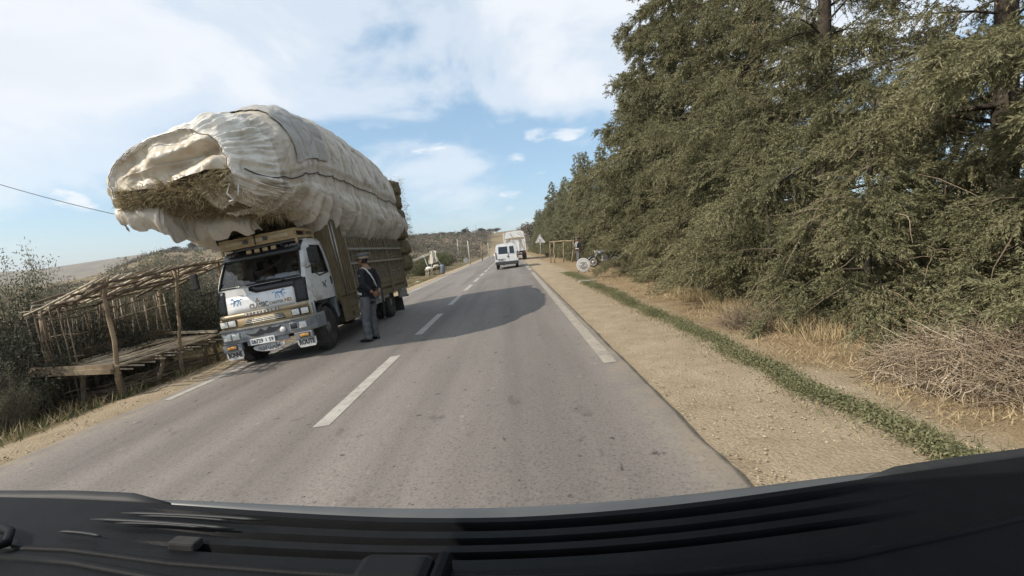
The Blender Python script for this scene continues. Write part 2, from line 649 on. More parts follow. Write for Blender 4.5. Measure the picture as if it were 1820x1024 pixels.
# ================================================================== THE SETTING
def zone_material():
    m = bpy.data.materials.new('earth')
    m.use_nodes = True
    t = m.node_tree
    b = t.nodes['Principled BSDF']
    b.inputs['Roughness'].default_value = 0.95
    b.inputs['Specular IOR Level'].default_value = 0.1
    geo = t.nodes.new('ShaderNodeNewGeometry')
    sp = t.nodes.new('ShaderNodeSeparateXYZ')
    t.links.new(geo.outputs['Position'], sp.inputs[0])

    def noise(scale, detail=6, rough=0.6):
        n = t.nodes.new('ShaderNodeTexNoise')
        n.inputs['Scale'].default_value = scale
        n.inputs['Detail'].default_value = detail
        n.inputs['Roughness'].default_value = rough
        t.links.new(geo.outputs['Position'], n.inputs[0])
        return n.outputs[0]

    def math_(op, a, b_=None, c=None):
        n = t.nodes.new('ShaderNodeMath')
        n.operation = op
        for i, v in enumerate((a, b_, c)):
            if v is None: continue
            if isinstance(v, (int, float)): n.inputs[i].default_value = v
            else: t.links.new(v, n.inputs[i])
        return n.outputs[0]

    def mrange(v, a, b_):
        n = t.nodes.new('ShaderNodeMapRange')
        n.interpolation_type = 'SMOOTHSTEP'
        t.links.new(v, n.inputs[0])
        n.inputs[1].default_value = a
        n.inputs[2].default_value = b_
        return n.outputs[0]

    def ramp(v, stops):
        n = t.nodes.new('ShaderNodeValToRGB')
        while len(n.color_ramp.elements) < len(stops): n.color_ramp.elements.new(0.5)
        for e, (p, c) in zip(n.color_ramp.elements, stops):
            e.position = p
            e.color = (*c, 1)
        t.links.new(v, n.inputs[0])
        return n.outputs[0]

    def mix(f, a, b_):
        n = t.nodes.new('ShaderNodeMix')
        n.data_type = 'RGBA'
        t.links.new(f, n.inputs[0])
        t.links.new(a, n.inputs[6])
        t.links.new(b_, n.inputs[7])
        return n.outputs[2]

    fine = noise(55, 8, 0.7)
    mid = noise(3.0, 6)
    big = noise(0.09, 5)
    field = noise(0.022, 4)
    wob = math_('MULTIPLY', math_('SUBTRACT', noise(0.9, 5), 0.5), 1.6)
    x = math_('ADD', sp.outputs[0], wob)
    sandf = math_('ADD', math_('MULTIPLY', fine, 0.65), math_('MULTIPLY', mid, 0.35))
    sand = ramp(sandf, [(0.34, (0.225, 0.175, 0.115)), (0.50, (0.345, 0.275, 0.185)), (0.66, (0.46, 0.38, 0.27))])
    soil = ramp(sandf, [(0.34, (0.15, 0.105, 0.06)), (0.52, (0.30, 0.22, 0.13)), (0.68, (0.42, 0.33, 0.20))])
    litter = ramp(sandf, [(0.34, (0.045, 0.035, 0.02)), (0.52, (0.10, 0.075, 0.045)), (0.70, (0.20, 0.15, 0.09))])
    verge = ramp(sandf, [(0.34, (0.06, 0.05, 0.026)), (0.52, (0.15, 0.12, 0.065)), (0.70, (0.27, 0.215, 0.125))])
    farm = ramp(math_('ADD', math_('MULTIPLY', big, 0.55), math_('MULTIPLY', field, 0.5)), [(0.40, (0.10, 0.085, 0.055)), (0.50, (0.155, 0.125, 0.08)), (0.57, (0.235, 0.18, 0.11)), (0.64, (0.12, 0.10, 0.065))])
    c = mix(mrange(x, 2.6, 3.3), sand, soil)
    c = mix(mrange(x, 4.6, 5.6), c, litter)
    left = math_('MULTIPLY', x, -1.0)
    c = mix(mrange(left, 6.1, 6.9), c, verge)
    far = math_('ADD', left, math_('MULTIPLY', sp.outputs[1], 0.12))
    c = mix(mrange(far, 15.0, 28.0), c, farm)
    t.links.new(c, b.inputs['Base Color'])
    bp = t.nodes.new('ShaderNodeBump')
    bp.inputs['Strength'].default_value = 0.7
    bp.inputs['Distance'].default_value = 0.03
    vor = t.nodes.new('ShaderNodeTexVoronoi')
    vor.inputs['Scale'].default_value = 34
    t.links.new(geo.outputs['Position'], vor.inputs[0])
    hgt = math_('ADD', math_('MULTIPLY', fine, 1.0), math_('MULTIPLY', vor.outputs[0], -0.5))
    t.links.new(hgt, bp.inputs['Height'])
    t.links.new(bp.outputs[0], b.inputs['Normal'])
    return m


M['earth'] = zone_material()


def asphalt_material():
    m = bpy.data.materials.new('asphalt')
    m.use_nodes = True
    t = m.node_tree
    b = t.nodes['Principled BSDF']
    b.inputs['Roughness'].default_value = 0.82
    b.inputs['Specular IOR Level'].default_value = 0.3
    geo = t.nodes.new('ShaderNodeNewGeometry')

    def noise(scale, detail=6, rough=0.6, st=None):
        n = t.nodes.new('ShaderNodeTexNoise')
        n.inputs['Scale'].default_value = scale
        n.inputs['Detail'].default_value = detail
        n.inputs['Roughness'].default_value = rough
        src = geo.outputs['Position']
        if st:
            mp_ = t.nodes.new('ShaderNodeMapping')
            mp_.inputs['Scale'].default_value = st
            t.links.new(src, mp_.inputs[0])
            src = mp_.outputs[0]
        t.links.new(src, n.inputs[0])
        return n.outputs[0]

    def ramp(v, stops):
        n = t.nodes.new('ShaderNodeValToRGB')
        while len(n.color_ramp.elements) < len(stops): n.color_ramp.elements.new(0.5)
        for e, (p, c) in zip(n.color_ramp.elements, stops):
            e.position = p
            e.color = (*c, 1)
        t.links.new(v, n.inputs[0])
        return n.outputs[0]

    def mul(a, b_, f=1.0):
        n = t.nodes.new('ShaderNodeMix')
        n.data_type = 'RGBA'
        n.blend_type = 'MULTIPLY'
        n.inputs[0].default_value = f
        t.links.new(a, n.inputs[6])
        t.links.new(b_, n.inputs[7])
        return n.outputs[2]

    base = ramp(noise(0.55, 6, 0.62, (1.0, 0.22, 1)), [(0.30, (0.155, 0.138, 0.124)), (0.50, (0.185, 0.165, 0.148)), (0.72, (0.225, 0.20, 0.178))])
    speck = ramp(noise(46, 4, 0.85), [(0.36, (0.40, 0.40, 0.40)), (0.47, (1, 1, 1)), (0.60, (1.08, 1.07, 1.05)), (0.68, (1.5, 1.45, 1.38))])
    c = mul(base, speck, 0.85)
    blot = ramp(noise(3.2, 5, 0.55, (1.0, 0.6, 1)), [(0.27, (0.62, 0.62, 0.62)), (0.36, (1, 1, 1)), (0.66, (1, 1, 1)), (0.76, (1.14, 1.12, 1.08))])
    c = mul(c, blot)
    spots = ramp(noise(11, 2, 0.5, (1.0, 0.75, 1)), [(0.26, (0.45, 0.45, 0.43)), (0.30, (1, 1, 1))])
    c = mul(c, spots)
    pale = ramp(noise(8.3, 2, 0.5, (1.0, 0.7, 1)), [(0.70, (1, 1, 1)), (0.735, (1.28, 1.25, 1.2))])
    c = mul(c, pale)
    track = ramp(noise(1.0, 3, 0.5, (1.6, 0.05, 1)), [(0.38, (0.84, 0.84, 0.84)), (0.62, (1.10, 1.10, 1.10))])
    c = mul(c, track)
    # sand blown onto the edges of the tarmac
    sp_ = t.nodes.new('ShaderNodeSeparateXYZ')
    t.links.new(geo.outputs['Position'], sp_.inputs[0])
    dx = t.nodes.new('ShaderNodeMath'); dx.operation = 'ADD'
    t.links.new(sp_.outputs[0], dx.inputs[0]); dx.inputs[1].default_value = 2.08
    ab = t.nodes.new('ShaderNodeMath'); ab.operation = 'ABSOLUTE'
    t.links.new(dx.outputs[0], ab.inputs[0])
    wb = t.nodes.new('ShaderNodeMath'); wb.operation = 'MULTIPLY_ADD'
    t.links.new(noise(2.4, 6, .65), wb.inputs[0]); wb.inputs[1].default_value = 1.3
    t.links.new(ab.outputs[0], wb.inputs[2])
    mr = t.nodes.new('ShaderNodeMapRange'); mr.interpolation_type = 'SMOOTHSTEP'
    t.links.new(wb.outputs[0], mr.inputs[0])
    mr.inputs[1].default_value = 3.55; mr.inputs[2].default_value = 4.25; mr.inputs[4].default_value = .6
    sd = t.nodes.new('ShaderNodeMix'); sd.data_type = 'RGBA'
    t.links.new(mr.outputs[0], sd.inputs[0]); t.links.new(c, sd.inputs[6]); sd.inputs[7].default_value = (.30, .245, .17, 1)
    c = sd.outputs[2]
    t.links.new(c, b.inputs['Base Color'])
    bp = t.nodes.new('ShaderNodeBump')
    bp.inputs['Strength'].default_value = 0.45
    bp.inputs['Distance'].default_value = 0.012
    t.links.new(noise(120, 4, 0.8), bp.inputs['Height'])
    t.links.new(bp.outputs[0], b.inputs['Normal'])
    return m


M['asphalt'] = asphalt_material()
M['road_paint'] = mat('road_paint', (0.43, 0.405, 0.36), (0.33, 0.305, 0.27), 5, rough=0.7, bump=0.3, bscale=110, bdist=0.008, c3=(0.20, 0.18, 0.16), s3=16.0)

# ground sheet -------------------------------------------------------
xs = list(np.arange(-13, 9.01, 0.22))
g, s = 9.0, 0.3
while g < 2600:
    s *= 1.13
    g += s
    xs.append(g)
g, s = -13.0, 0.3
while g > -3400:
    s *= 1.12
    g -= s
    xs.insert(0, g)
ys = list(np.arange(-6, 30.01, 0.3))
g, s = 30.0, 0.3
while g < 4200:
    s *= 1.055
    g += s
    ys.append(g)
ys = [-400, -120, -40, -15] + ys
V, F = [], []
for y in ys:
    for x in xs:
        z = gz(x, y)
        n_ = mnoise.noise((x * 0.9, y * 0.9, 0.0)) * 0.045 + mnoise.noise((x * 3.1, y * 3.1, 4.0)) * 0.015
        if -5.75 < x < 1.7:
            k_ = max(sstep(-5.4, -5.75, x), sstep(1.26, 1.7, x))
            n_ *= k_
            z -= 0.035 * (1 - k_)
        elif abs(x) > 30:
            n_ += mnoise.noise((x * 0.02, y * 0.02, 7.0)) * 1.1 * sstep(30, 90, abs(x))
        V.append((x, y, z + n_))
nx = len(xs)
for i in range(len(ys) - 1):
    for j in range(nx - 1):
        F.append((i * nx + j, i * nx + j + 1, (i + 1) * nx + j + 1, (i + 1) * nx + j))
o = link('ground', np_mesh('ground', V, F, M['earth'], True))
tag(o, kind='structure')

# road: a slab with a broken right-hand edge ---------------------------
ry = list(np.arange(-5, 40, 0.12)) + list(np.arange(40, 420, 2.5))
V, F = [], []
rows = 0
for y in ry:
    e = 1.235 + 0.028 * mnoise.noise((y * 1.7, 3.0, 0)) + 0.018 * mnoise.noise((y * 7.0, 1.0, 0))
    e2 = -5.40 + 0.09 * mnoise.noise((y * 0.8, 9.0, 0)) + 0.03 * mnoise.noise((y * 5.0, 2.0, 0))
    for k, x in enumerate((e2 - 0.03, e2, -4.6, -3.4, -2.0, -0.8, 0.4, e - 0.03, e, e + 0.012)):
        z = road_z(x) + 0.006
        if k in (0, 9): z -= 0.09
        V.append((x, y, z))
    rows += 1
for i in range(rows - 1):
    for j in range(9):
        F.append((i * 10 + j, i * 10 + j + 1, (i + 1) * 10 + j + 1, (i + 1) * 10 + j))
tag(link('road', np_mesh('road', V, F, M['asphalt'], False)), kind='structure')


M['edge_paint'] = mat('edge_paint', (0.36, 0.32, 0.26), (0.26, 0.23, 0.19), 5, rough=0.75, bump=0.3, bscale=110, bdist=0.008, c3=(0.19, 0.17, 0.145), s3=12.0)


def marking(x0, x1, y0, y1, paint='road_paint'):
    mb = MB()
    ny = max(2, int((y1 - y0) / 0.25))
    gl = []
    for i in range(ny + 1):
        y = y0 + (y1 - y0) * i / ny
        j = 0.008 * mnoise.noise((y * 4, x0, 2.0)) if y < 40 else 0
        gl.append([(x0 + j, y, road_z(x0) + 0.0105), (x1 + j, y, road_z(x1) + 0.0105)])
    mb.sheet(gl, smooth=False)
    tag(mb.build('road_marking', M[paint], fix=False), kind='structure')


y = 4.46
while y < 150:
    marking(-2.085, -1.915, y, y + 3.0)
    y += 4.87
marking(0.995, 1.145, 5.32, 25.0, 'edge_paint')
for y0 in (27.5, 31.0, 34.5, 40, 47, 54, 61):
    marking(0.995, 1.145, y0, y0 + 2.6, 'edge_paint')
marking(-5.19, -5.05, 6.55, 140)

# loose stones of the gravel verge --------------------------------------
def pebble_field(name, n, xf, yf, smin, smax, m):
    base = np.array([(1, 0, -.2), (-.2, .9, -.1), (-.9, -.3, 0), (.1, -.9, .1), (0.1, 0.05, .75), (0, 0, -.6)])
    tris = np.array([(0, 1, 4), (1, 2, 4), (2, 3, 4), (3, 0, 4), (1, 0, 5), (2, 1, 5), (3, 2, 5), (0, 3, 5)])
    V, F = [], []
    for i in range(n):
        y = yf()
        x = xf(y)
        s_ = smin + (smax - smin) * rng.random() ** 3
        a = rng.random() * 6.28
        q = base * (rng.uniform(.7, 1.3, (6, 1))) * s_
        ca, sa = math.cos(a), math.sin(a)
        p = np.stack([q[:, 0] * ca - q[:, 1] * sa, q[:, 0] * sa + q[:, 1] * ca, q[:, 2] * 0.7], 1)
        p += (x, y, gz(x, y) + 0.006 * (-5.4 < x < 1.24) + s_ * .25)
        F.append(tris + len(V) * 6)
        V.append(p)
    o = link(name, np_mesh(name, np.concatenate(V), np.concatenate(F), m))
    return tag(o, kind='stuff')


pebble_field('verge_gravel', 4200, lambda y: 1.28 + (1.6 + 0.06 * y) * rng.random(), lambda: 2.0 + 20 * rng.random() ** 1.6, 0.005, 0.017, M['stone'])
pebble_field('verge_gravel', 1600, lambda y: -5.45 - 1.0 * rng.random(), lambda: 3.5 + 20 * rng.random() ** 1.5, 0.006, 0.024, M['stone'])
pebble_field('road_grit', 260, lambda y: -5.2 + 6.3 * rng.random(), lambda: 2.6 + 14 * rng.random() ** 1.4, 0.004, 0.011, mat('grit', (0.06, 0.055, 0.045), (0.34, 0.31, 0.26), 3))


# ------------------------------------------------------------------ vegetation generators
def unit(a):
    return a / np.maximum(1e-9, np.linalg.norm(a, axis=1, keepdims=True))


def leaves(P, D, length, width, fan=0.0):
    """one pointed quad per row: base point P, direction D"""
    n = len(P)
    D = unit(D)
    r = rng.normal(size=(n, 3))
    S = unit(np.cross(D, r))
    ln = (length * rng.uniform(.7, 1.3, (n, 1)))
    wd = (width * rng.uniform(.7, 1.3, (n, 1)))
    v = np.empty((n, 4, 3))
    v[:, 0] = P
    v[:, 1] = P + D * ln * 0.45 + S * wd * 0.5
    v[:, 2] = P + D * ln
    v[:, 3] = P + D * ln * 0.45 - S * wd * 0.5
    return v.reshape(-1, 3), np.arange(4 * n).reshape(-1, 4)


def conifer(name, seed, H, R, zb, nbr, per, leaf, sparse_from=2.0, droop=0.45, top_pow=0.8, lowk=0.72, lowt=0.2, sparse=0.3):
    """trunk + limb mesh and crown mesh of a cypress with drooping, finger-like sprays"""
    global rng
    rng = np.random.default_rng(seed)
    tb = MB()
    lean = rng.uniform(-.25, .25, 2)
    tp = [(lean[0] * t * t, lean[1] * t * t, H * t) for t in np.linspace(0, 0.96, 9)]
    r0 = 0.015 * H
    tb.tube([(0, 0, -0.4)] + tp[1:], [r0 * 1.15] + [r0 * (1 - 0.9 * t) for t in np.linspace(0.1, 1, 8)], 8)
    PP, DD, LL = [], [], []
    ga = rng.random() * 6
    for i in range(nbr):
        t = (i + rng.random()) / nbr
        z0 = zb + (H - zb) * t ** 1.05
        prof = (1 - t) ** top_pow * (lowk + (1 - lowk) * min(1, t / lowt))
        prof = max(prof, 0.10 / R)
        Lb = R * prof * rng.choice([rng.uniform(.55, .90), rng.uniform(.9, 1.15), rng.uniform(1.2, 1.5)], p=[.5, .38, .12])
        ga += 2.39996 + rng.uniform(-.4, .4)
        ca, sa = math.cos(ga), math.sin(ga)
        lift = rng.uniform(0.1, 0.55)
        hfrac = z0 / H
        cx_, cy_ = lean[0] * hfrac ** 2, lean[1] * hfrac ** 2
        up = lift * Lb
        dr = droop * Lb * rng.uniform(.5, 1.4)

        def bp(s):
            return np.stack([cx_ + ca * Lb * s, cy_ + sa * Lb * s, z0 + up * s - dr * s * s], -1)
        ss = np.linspace(0, 1, 5)
        if Lb > 0.5:
            tb.tube([tuple(p) for p in bp(ss)], [max(0.006, 0.014 * Lb * (1 - .85 * q)) for q in ss], 4, cap=False)
        k_sp = sparse if t > sparse_from else 1.0
        n = max(6, int(per * (Lb / R) ** 1.1 * k_sp * rng.uniform(.7, 1.3)))
        # the limb carries a drooping fan: side branchlets in one layer, strands hanging from them
        nb = 4 + int(Lb * 4.5)
        bs = np.sort(1 - 0.80 * rng.random(nb) ** 1.3)
        bl = (0.12 + 0.42 * Lb * np.sqrt((bs * (1.16 - bs)).clip(0))) * rng.uniform(.45, 1.25, nb) * rng.choice([-1, 1], nb)
        bfw = rng.uniform(.5, 1.1, nb)
        bk = rng.integers(0, nb, n)
        u = rng.random(n) ** .8
        c = bp(np.clip(bs[bk] + rng.normal(0, .02, n), .1, 1.03))
        lat = bl[bk] * u
        fw = np.abs(lat) * bfw[bk]
        c[:, 0] += -sa * lat + ca * fw
        c[:, 1] += ca * lat + sa * fw
        c[:, 2] += .14 * np.abs(lat) - .45 * np.abs(lat) * u + rng.normal(0, .03, n)
        sgn = np.sign(bl[bk])
        d = np.stack([ca * .75 - sa * sgn * .7 * u, sa * .75 + ca * sgn * .7 * u, rng.uniform(-.95, .45, n)], -1) + rng.normal(0, .32, (n, 3))
        PP.append(c)
        DD.append(unit(d))
        LL.append((.17 + .05 * min(2.5, Lb)) * rng.uniform(.5, 1.4, n))
    P, D, Ls = np.concatenate(PP), np.concatenate(DD), np.concatenate(LL)[:, None]
    # each strand: a curved, hanging stem with short scale-leaf sprigs all round it
    Pl, Dl = [], []
    nl = min(34, max(8, int(1.9 / leaf)))
    side = unit(np.cross(D, rng.normal(size=D.shape)))
    side2 = np.cross(D, side)
    down = np.array([0, 0, -1.0])
    for k in range(nl):
        u = (k + rng.random((len(P), 1))) / nl
        a = rng.random((len(P), 1)) * 6.28
        stem = P + D * (u * Ls) + down * (u * u * Ls * .24)
        tdir = D + down * (.7 * u)
        rad = side * np.cos(a) + side2 * np.sin(a)
        Pl.append(stem)
        Dl.append(unit(tdir) * .8 + rad * (.95 * (1 - .5 * u)))
    Pl, Dl = np.concatenate(Pl), np.concatenate(Dl)
    Vv, Ff = leaves(Pl, Dl, leaf, leaf * 0.27)
    crown = np_mesh(name + '_crown', Vv, Ff, M['cypress'])
    me = bpy.data.meshes.new(name + '_trunk')
    me.from_pydata(tb.v, [], tb.f)
    me.polygons.foreach_set('use_smooth', tb.s)
    me.update()
    me.materials.append(M['bark'])
    idx = rng.choice(len(P), max(3, len(P) // 260), replace=False)
    Pd, Dd = [], []
    for i in idx:
        nn = 40
        Pd.append(P[i] + D[i] * .1 + rng.normal(0, .09, (nn, 3)) * (1, 1, 1.6))
        Dd.append(D[i] + rng.normal(0, .35, (nn, 3)) + down * .3)
    Vd, Fd = leaves(np.concatenate(Pd), np.concatenate(Dd), leaf * 1.0, leaf * .3)
    dry = np_mesh(name + '_dry', Vd, Fd, M['cypress_dry'])
    tw = MB()
    for i in rng.choice(len(P), min(70, len(P) // 10), replace=False):
        p = Vector(P[i])
        d = Vector(D[i])
        q = [p]
        for _ in range(4):
            d = (d + Vector(rng.normal(0, .28, 3)) + Vector((0, 0, -.12))).normalized()
            q.append(q[-1] + d * rng.uniform(.12, .26))
        tw.tube(q, [.007, .0065, .005, .004, .0025], 4, cap=False)
    twm = bpy.data.meshes.new(name + '_twigs')
    twm.from_pydata(tw.v, [], tw.f)
    twm.update()
    twm.materials.append(M['twig'])
    return me, crown, dry, twm


def plant_conifer(parts, x, y, rz, s, label, group, z=None, sz=1.0, extras=True):
    t = empty('cypress_tree', (x, y, gz(x, y) if z is None else z), (0, 0, rz), label, 'tree', group)
    t.scale = (s, s, s * sz)
    for nm, me in zip(('trunk', 'crown', 'dead_sprays', 'bare_twigs'), parts):
        if not extras and nm in ('dead_sprays', 'bare_twigs'):
            continue
        o_ = link(nm, me, t)
        if nm in ('dead_sprays', 'bare_twigs'): o_['kind'] = 'stuff'
    return t


def bush_parts(seed, H, R, nst, nleaf, leaf, wid, m, spiky=0.3):
    global rng
    rng = np.random.default_rng(seed)
    st = MB()
    P, D = [], []
    for i in range(nst):
        a = rng.random() * 6.28
        rr = R * math.sqrt(rng.random())
        h = H * (1 - 0.55 * (rr / R) ** 2) * rng.uniform(.65, 1.12)
        base = np.array([math.cos(a) * rr * .25, math.sin(a) * rr * .25, 0])
        tip = np.array([math.cos(a) * rr, math.sin(a) * rr, h])
        bend = np.array([math.cos(a) * rr * .3, math.sin(a) * rr * .3, h * .15])
        pts = []
        for s in np.linspace(0, 1, 5):
            pts.append(base * (1 - s) + tip * s + bend * math.sin(PI * s) * .5 + rng.normal(0, .03, 3))
        st.tube([tuple(p) for p in pts], [.018 * (1 - .8 * s) for s in np.linspace(0, 1, 5)], 3, cap=False)
        n = nleaf // nst
        s = rng.uniform(0.16, 1.03, n)
        k = np.clip((s * 4).astype(int), 0, 3)
        f = (s * 4 - k)[:, None]
        A = np.array(pts)
        c = A[k] * (1 - f) + A[k + 1] * f
        sp = (0.055 + 0.21 * (1.1 - s).clip(0))[:, None]
        c = c + rng.normal(0, 1, (n, 3)) * sp
        dd = (tip - base) / np.linalg.norm(tip - base)
        P.append(c)
        D.append(rng.normal(0, .7, (n, 3)) + dd * spiky * 2 + np.array([0, 0, .15]))
    P, D = np.concatenate(P), np.concatenate(D)
    P[:, 2] = np.maximum(P[:, 2], 0.02)
    Vv, Ff = leaves(P, D, leaf, wid)
    lm = np_mesh('bush_foliage', Vv, Ff, m)
    sm = bpy.data.meshes.new('bush_stems')
    sm.from_pydata(st.v, [], st.f)
    sm.update()
    sm.materials.append(M['twig'])
    return lm, sm


def plant_bush(parts, x, y, s, rz, name, label, cat, group=None, z=None, sz=1.0):
    t = empty(name, (x, y, (gz(x, y) if z is None else z) - 0.03), (0, 0, rz), label, cat, group)
    t.scale = (s, s, s * sz)
    link('foliage', parts[0], t)
    link('stems', parts[1], t)
    return t


def broad_tree(seed, H, R, n, leaf, m):
    global rng
    rng = np.random.default_rng(seed)
    tb = MB()
    tb.tube([(0, 0, -.3), (0.05, 0, H * .25), (0, .08, H * .5)], [.05 * H * .6, .04 * H * .6, .02 * H], 6)
    P = []
    for i in range(9):
        a = rng.random() * 6.28
        c = np.array([math.cos(a) * R * .55 * rng.random(), math.sin(a) * R * .55 * rng.random(), H * rng.uniform(.45, .82)])
        tb.tube([(0, 0, H * .3), tuple(c)], [.02 * H * .6, .005 * H], 4, cap=False)
        q = rng.normal(size=(n // 9, 3))
        q = unit(q) * (rng.random((n // 9, 1)) ** .4) * np.array([R * .55, R * .55, H * .2])
        P.append(c + q)
    P = np.concatenate(P)
    Vv, Ff = leaves(P, rng.normal(size=P.shape), leaf, leaf * .6)
    me = bpy.data.meshes.new('broad_trunk')
    me.from_pydata(tb.v, [], tb.f)
    me.update()
    me.materials.append(M['bark'])
    return me, np_mesh('broad_crown', Vv, Ff, m)


# ------------------------------------------------------------------ the cypress row on the right
tallA = conifer('tall_a', 21, 13.8, 2.75, 0.25, 140, 340, 0.062)
tallB = conifer('tall_b', 22, 13.4, 2.65, 0.2, 135, 340, 0.062, sparse_from=.6, sparse=.7)
tallS = conifer('tall_s', 23, 12.5, 3.0, 0.25, 125, 440, 0.047, sparse_from=0.32, sparse=.48)
tallE = conifer('tall_e', 24, 14.6, 4.6, 0.2, 185, 440, 0.088, top_pow=1.0, lowk=.40, lowt=.36, droop=.36)
farA = conifer('far_a', 31, 8.6, 2.25, 0.1, 100, 150, 0.10)
farB = conifer('far_b', 32, 8.6, 2.15, 0.1, 98, 150, 0.10, top_pow=.95)
GROUP_T = 'cypresses of the roadside row'
near_rows = [
    (tallS, 7.0, 3.9, 0.3, 0.98, 'tall open-crowned cypress nearest the camera, right of the dead brush heap'),
    (tallS, 7.5, 7.1, 2.1, 1.02, 'sparse-topped cypress with its bare trunk visible, second nearest of the tall ones'),
    (tallS, 6.9, 10.2, 4.4, 1.08, 'dense tall cypress behind the dry grass, third nearest of the tall ones'),
    (tallA, 7.1, 13.4, 1.0, 1.02, 'dense tall cypress, fourth of the tall ones counted from the right'),
    (tallB, 7.0, 16.6, 2.7, 1.06, 'dense tall cypress just before the last tall one of the row'),
    (tallE, 7.1, 19.6, 5.1, 1.0, 'tall cypress ending the high part of the row, its ragged side against the sky'),
]
for p, x, y, a, s, lb in near_rows:
    plant_conifer(p, x, y, a, s, lb, GROUP_T)
y = 23.3
k = 0
fl = {0: 'lower cypress standing directly beyond the last tall one, behind the motorcycle',
      1: 'lower cypress beside the pole frame and the standing man',
      2: 'lower cypress behind the right half of the pole frame',
      3: 'lower cypress behind the left half of the pole frame'}
random.seed(5)
while y < 118:
    lb = fl.get(k, 'cypress in the far dwindling stretch of the row beyond the pole frame')
    plant_conifer((farA, farB)[k % 2], 6.9 + random.uniform(-.25, .35), y, random.random() * 6, random.uniform(.93, 1.10), lb, GROUP_T, sz=random.uniform(.92, 1.14), extras=(k < 6))
    y += 3.15 + random.uniform(-.3, .4)
    k += 1

# young low boughs sweeping the ground in front of the row belong to trees standing half a metre nearer the road
lowA = conifer('low_a', 41, 3.6, 1.5, 0.05, 44, 190, 0.044, droop=0.6)
for i, (x, y, s, lb) in enumerate([
    (4.75, 6.2, 0.95, 'low young cypress behind the dry brush heap'),
    (4.8, 8.6, 1.0, 'low young cypress above the dry grass patch'),
    (4.95, 11.4, 1.0, 'low young cypress at the foot of the third tall tree'),
    (5.0, 14.6, 0.95, 'low young cypress at the foot of the fourth tall tree'),
    (5.1, 18.0, 1.0, 'low young cypress nearest the round white sign'),
    (5.6, 4.6, 0.9, 'low young cypress behind the far right end of the brush heap')]):
    plant_conifer(lowA, x, y, i * 1.3, s, lb, 'young cypresses at the foot of the row')

# ------------------------------------------------------------------ ground cover on the right
rng = np.random.default_rng(5)
n = 42000
yy = 2.0 + 21 * rng.random(n) ** 1.5
cxl = 2.58 + 0.008 * (yy - 4)
wdt = 0.095 + 0.009 * yy
xx = cxl + rng.normal(0, 1, n) * wdt * .62 + 0.05 * np.sin(yy * 1.1) + .03 * np.sin(yy * 4.3)
keepm = np.array([mnoise.noise((a * 1.6, b * 1.6, 0)) > -0.62 for a, b in zip(xx, yy)])
xx, yy = xx[keepm], yy[keepm]
P = np.stack([xx, yy, [gz(a, b) + .012 for a, b in zip(xx, yy)]], -1)
P[:, 2] += rng.random(len(P)) * .05
Vv, Ff = leaves(P, rng.normal(0, 1, P.shape) * (1, 1, .6) + (0, 0, .35), .028, .013)
tag(link('ground_cover', np_mesh('ground_cover', Vv, Ff, M['clover'])), kind='stuff')


def grass_patch(name, n, xf, yf, h, m, lean=0.5, wid=.008):
    yy = yf(n)
    xx = xf(yy)
    kp = np.array([mnoise.noise((a * .8, b * .8, 3)) > -0.2 for a, b in zip(xx, yy)])
    xx, yy = xx[kp], yy[kp]
    P = np.stack([xx, yy, [gz(a, b) - .01 for a, b in zip(xx, yy)]], -1)
    D = rng.normal(0, lean, P.shape)
    D[:, 2] = 1
    Vv, Ff = leaves(P, D, h, wid)
    return tag(link(name, np_mesh(name, Vv, Ff, m)), kind='stuff')


rng = np.random.default_rng(6)
grass_patch('dry_grass', 7000, lambda y: 2.95 + .02 * (y - 4) + 1.3 * rng.random(len(y)), lambda n: 3.0 + 17 * rng.random(n) ** 1.3, .10, M['dry_grass'], .9)
grass_patch('dry_grass', 3200, lambda y: 3.55 + .03 * (y - 6) + .55 * rng.random(len(y)), lambda n: 5.4 + 5.5 * rng.random(n), .24, M['dry_grass'], .45)
grass_patch('verge_grass', 9000, lambda y: -6.3 - 1.6 * rng.random(len(y)) ** .8, lambda n: 4.0 + 34 * rng.random(n), .22, M['dry_grass'], .6)
grass_patch('verge_grass', 9000, lambda y: -6.15 - 2.6 * rng.random(len(y)), lambda n: 3.5 + 34 * rng.random(n), .17, M['shrub_green'], .6, .012)

grass_patch('verge_grass', 2600, lambda y: 2.58 + rng.normal(0, .22, len(y)), lambda n: 2.2 + 14 * rng.random(n) ** 1.4, .07, M['dry_grass'], .7, .006)
grass_patch('verge_grass', 1500, lambda y: 2.55 + rng.normal(0, .20, len(y)), lambda n: 2.2 + 14 * rng.random(n) ** 1.4, .08, M['clover'], .6, .008)

# dead brush heap at the lower right ------------------------------------
rng = np.random.default_rng(8)
hb = MB()
for i in range(2300):
    a = rng.random() * 6.28
    rr = math.sqrt(rng.random())
    bx, by = 4.0 + .78 * rr * math.cos(a), 3.85 + 0.75 * rr * math.sin(a)
    top = 0.42 * (1 - rr * rr * .8) + .04
    z = gz(bx, by) + top * rng.random() ** .6
    p = Vector((bx, by, z))
    d = Vector((rng.normal(-.35, .8), rng.normal(-.25, .7), rng.normal(0.1, .3))).normalized()
    q = [p]
    st = rng.uniform(.035, .10)
    for _ in range(5):
        d = (d + Vector(rng.normal(0, .26, 3)) - Vector((0, 0, .10))).normalized()
        nx_ = q[-1] + d * st
        nx_.z = max(nx_.z, gz(nx_.x, nx_.y) + .01)
        q.append(nx_)
    r_ = rng.choice([rng.uniform(.0018, .004), rng.uniform(.004, .008)], p=[.8, .2])
    hb.tube(q, [r_, r_, r_ * .9, r_ * .8, r_ * .6, r_ * .4], 3, cap=False)
tag(hb.build('brush_heap', leaf_mat('dead_twigs', (.16, .12, .08), (.34, .265, .18), (.55, .47, .36), 0.0, 1.5), fix=False), 'tangled heap of dead grey-brown twigs beside the green ground cover', 'brush heap')
hb = MB()
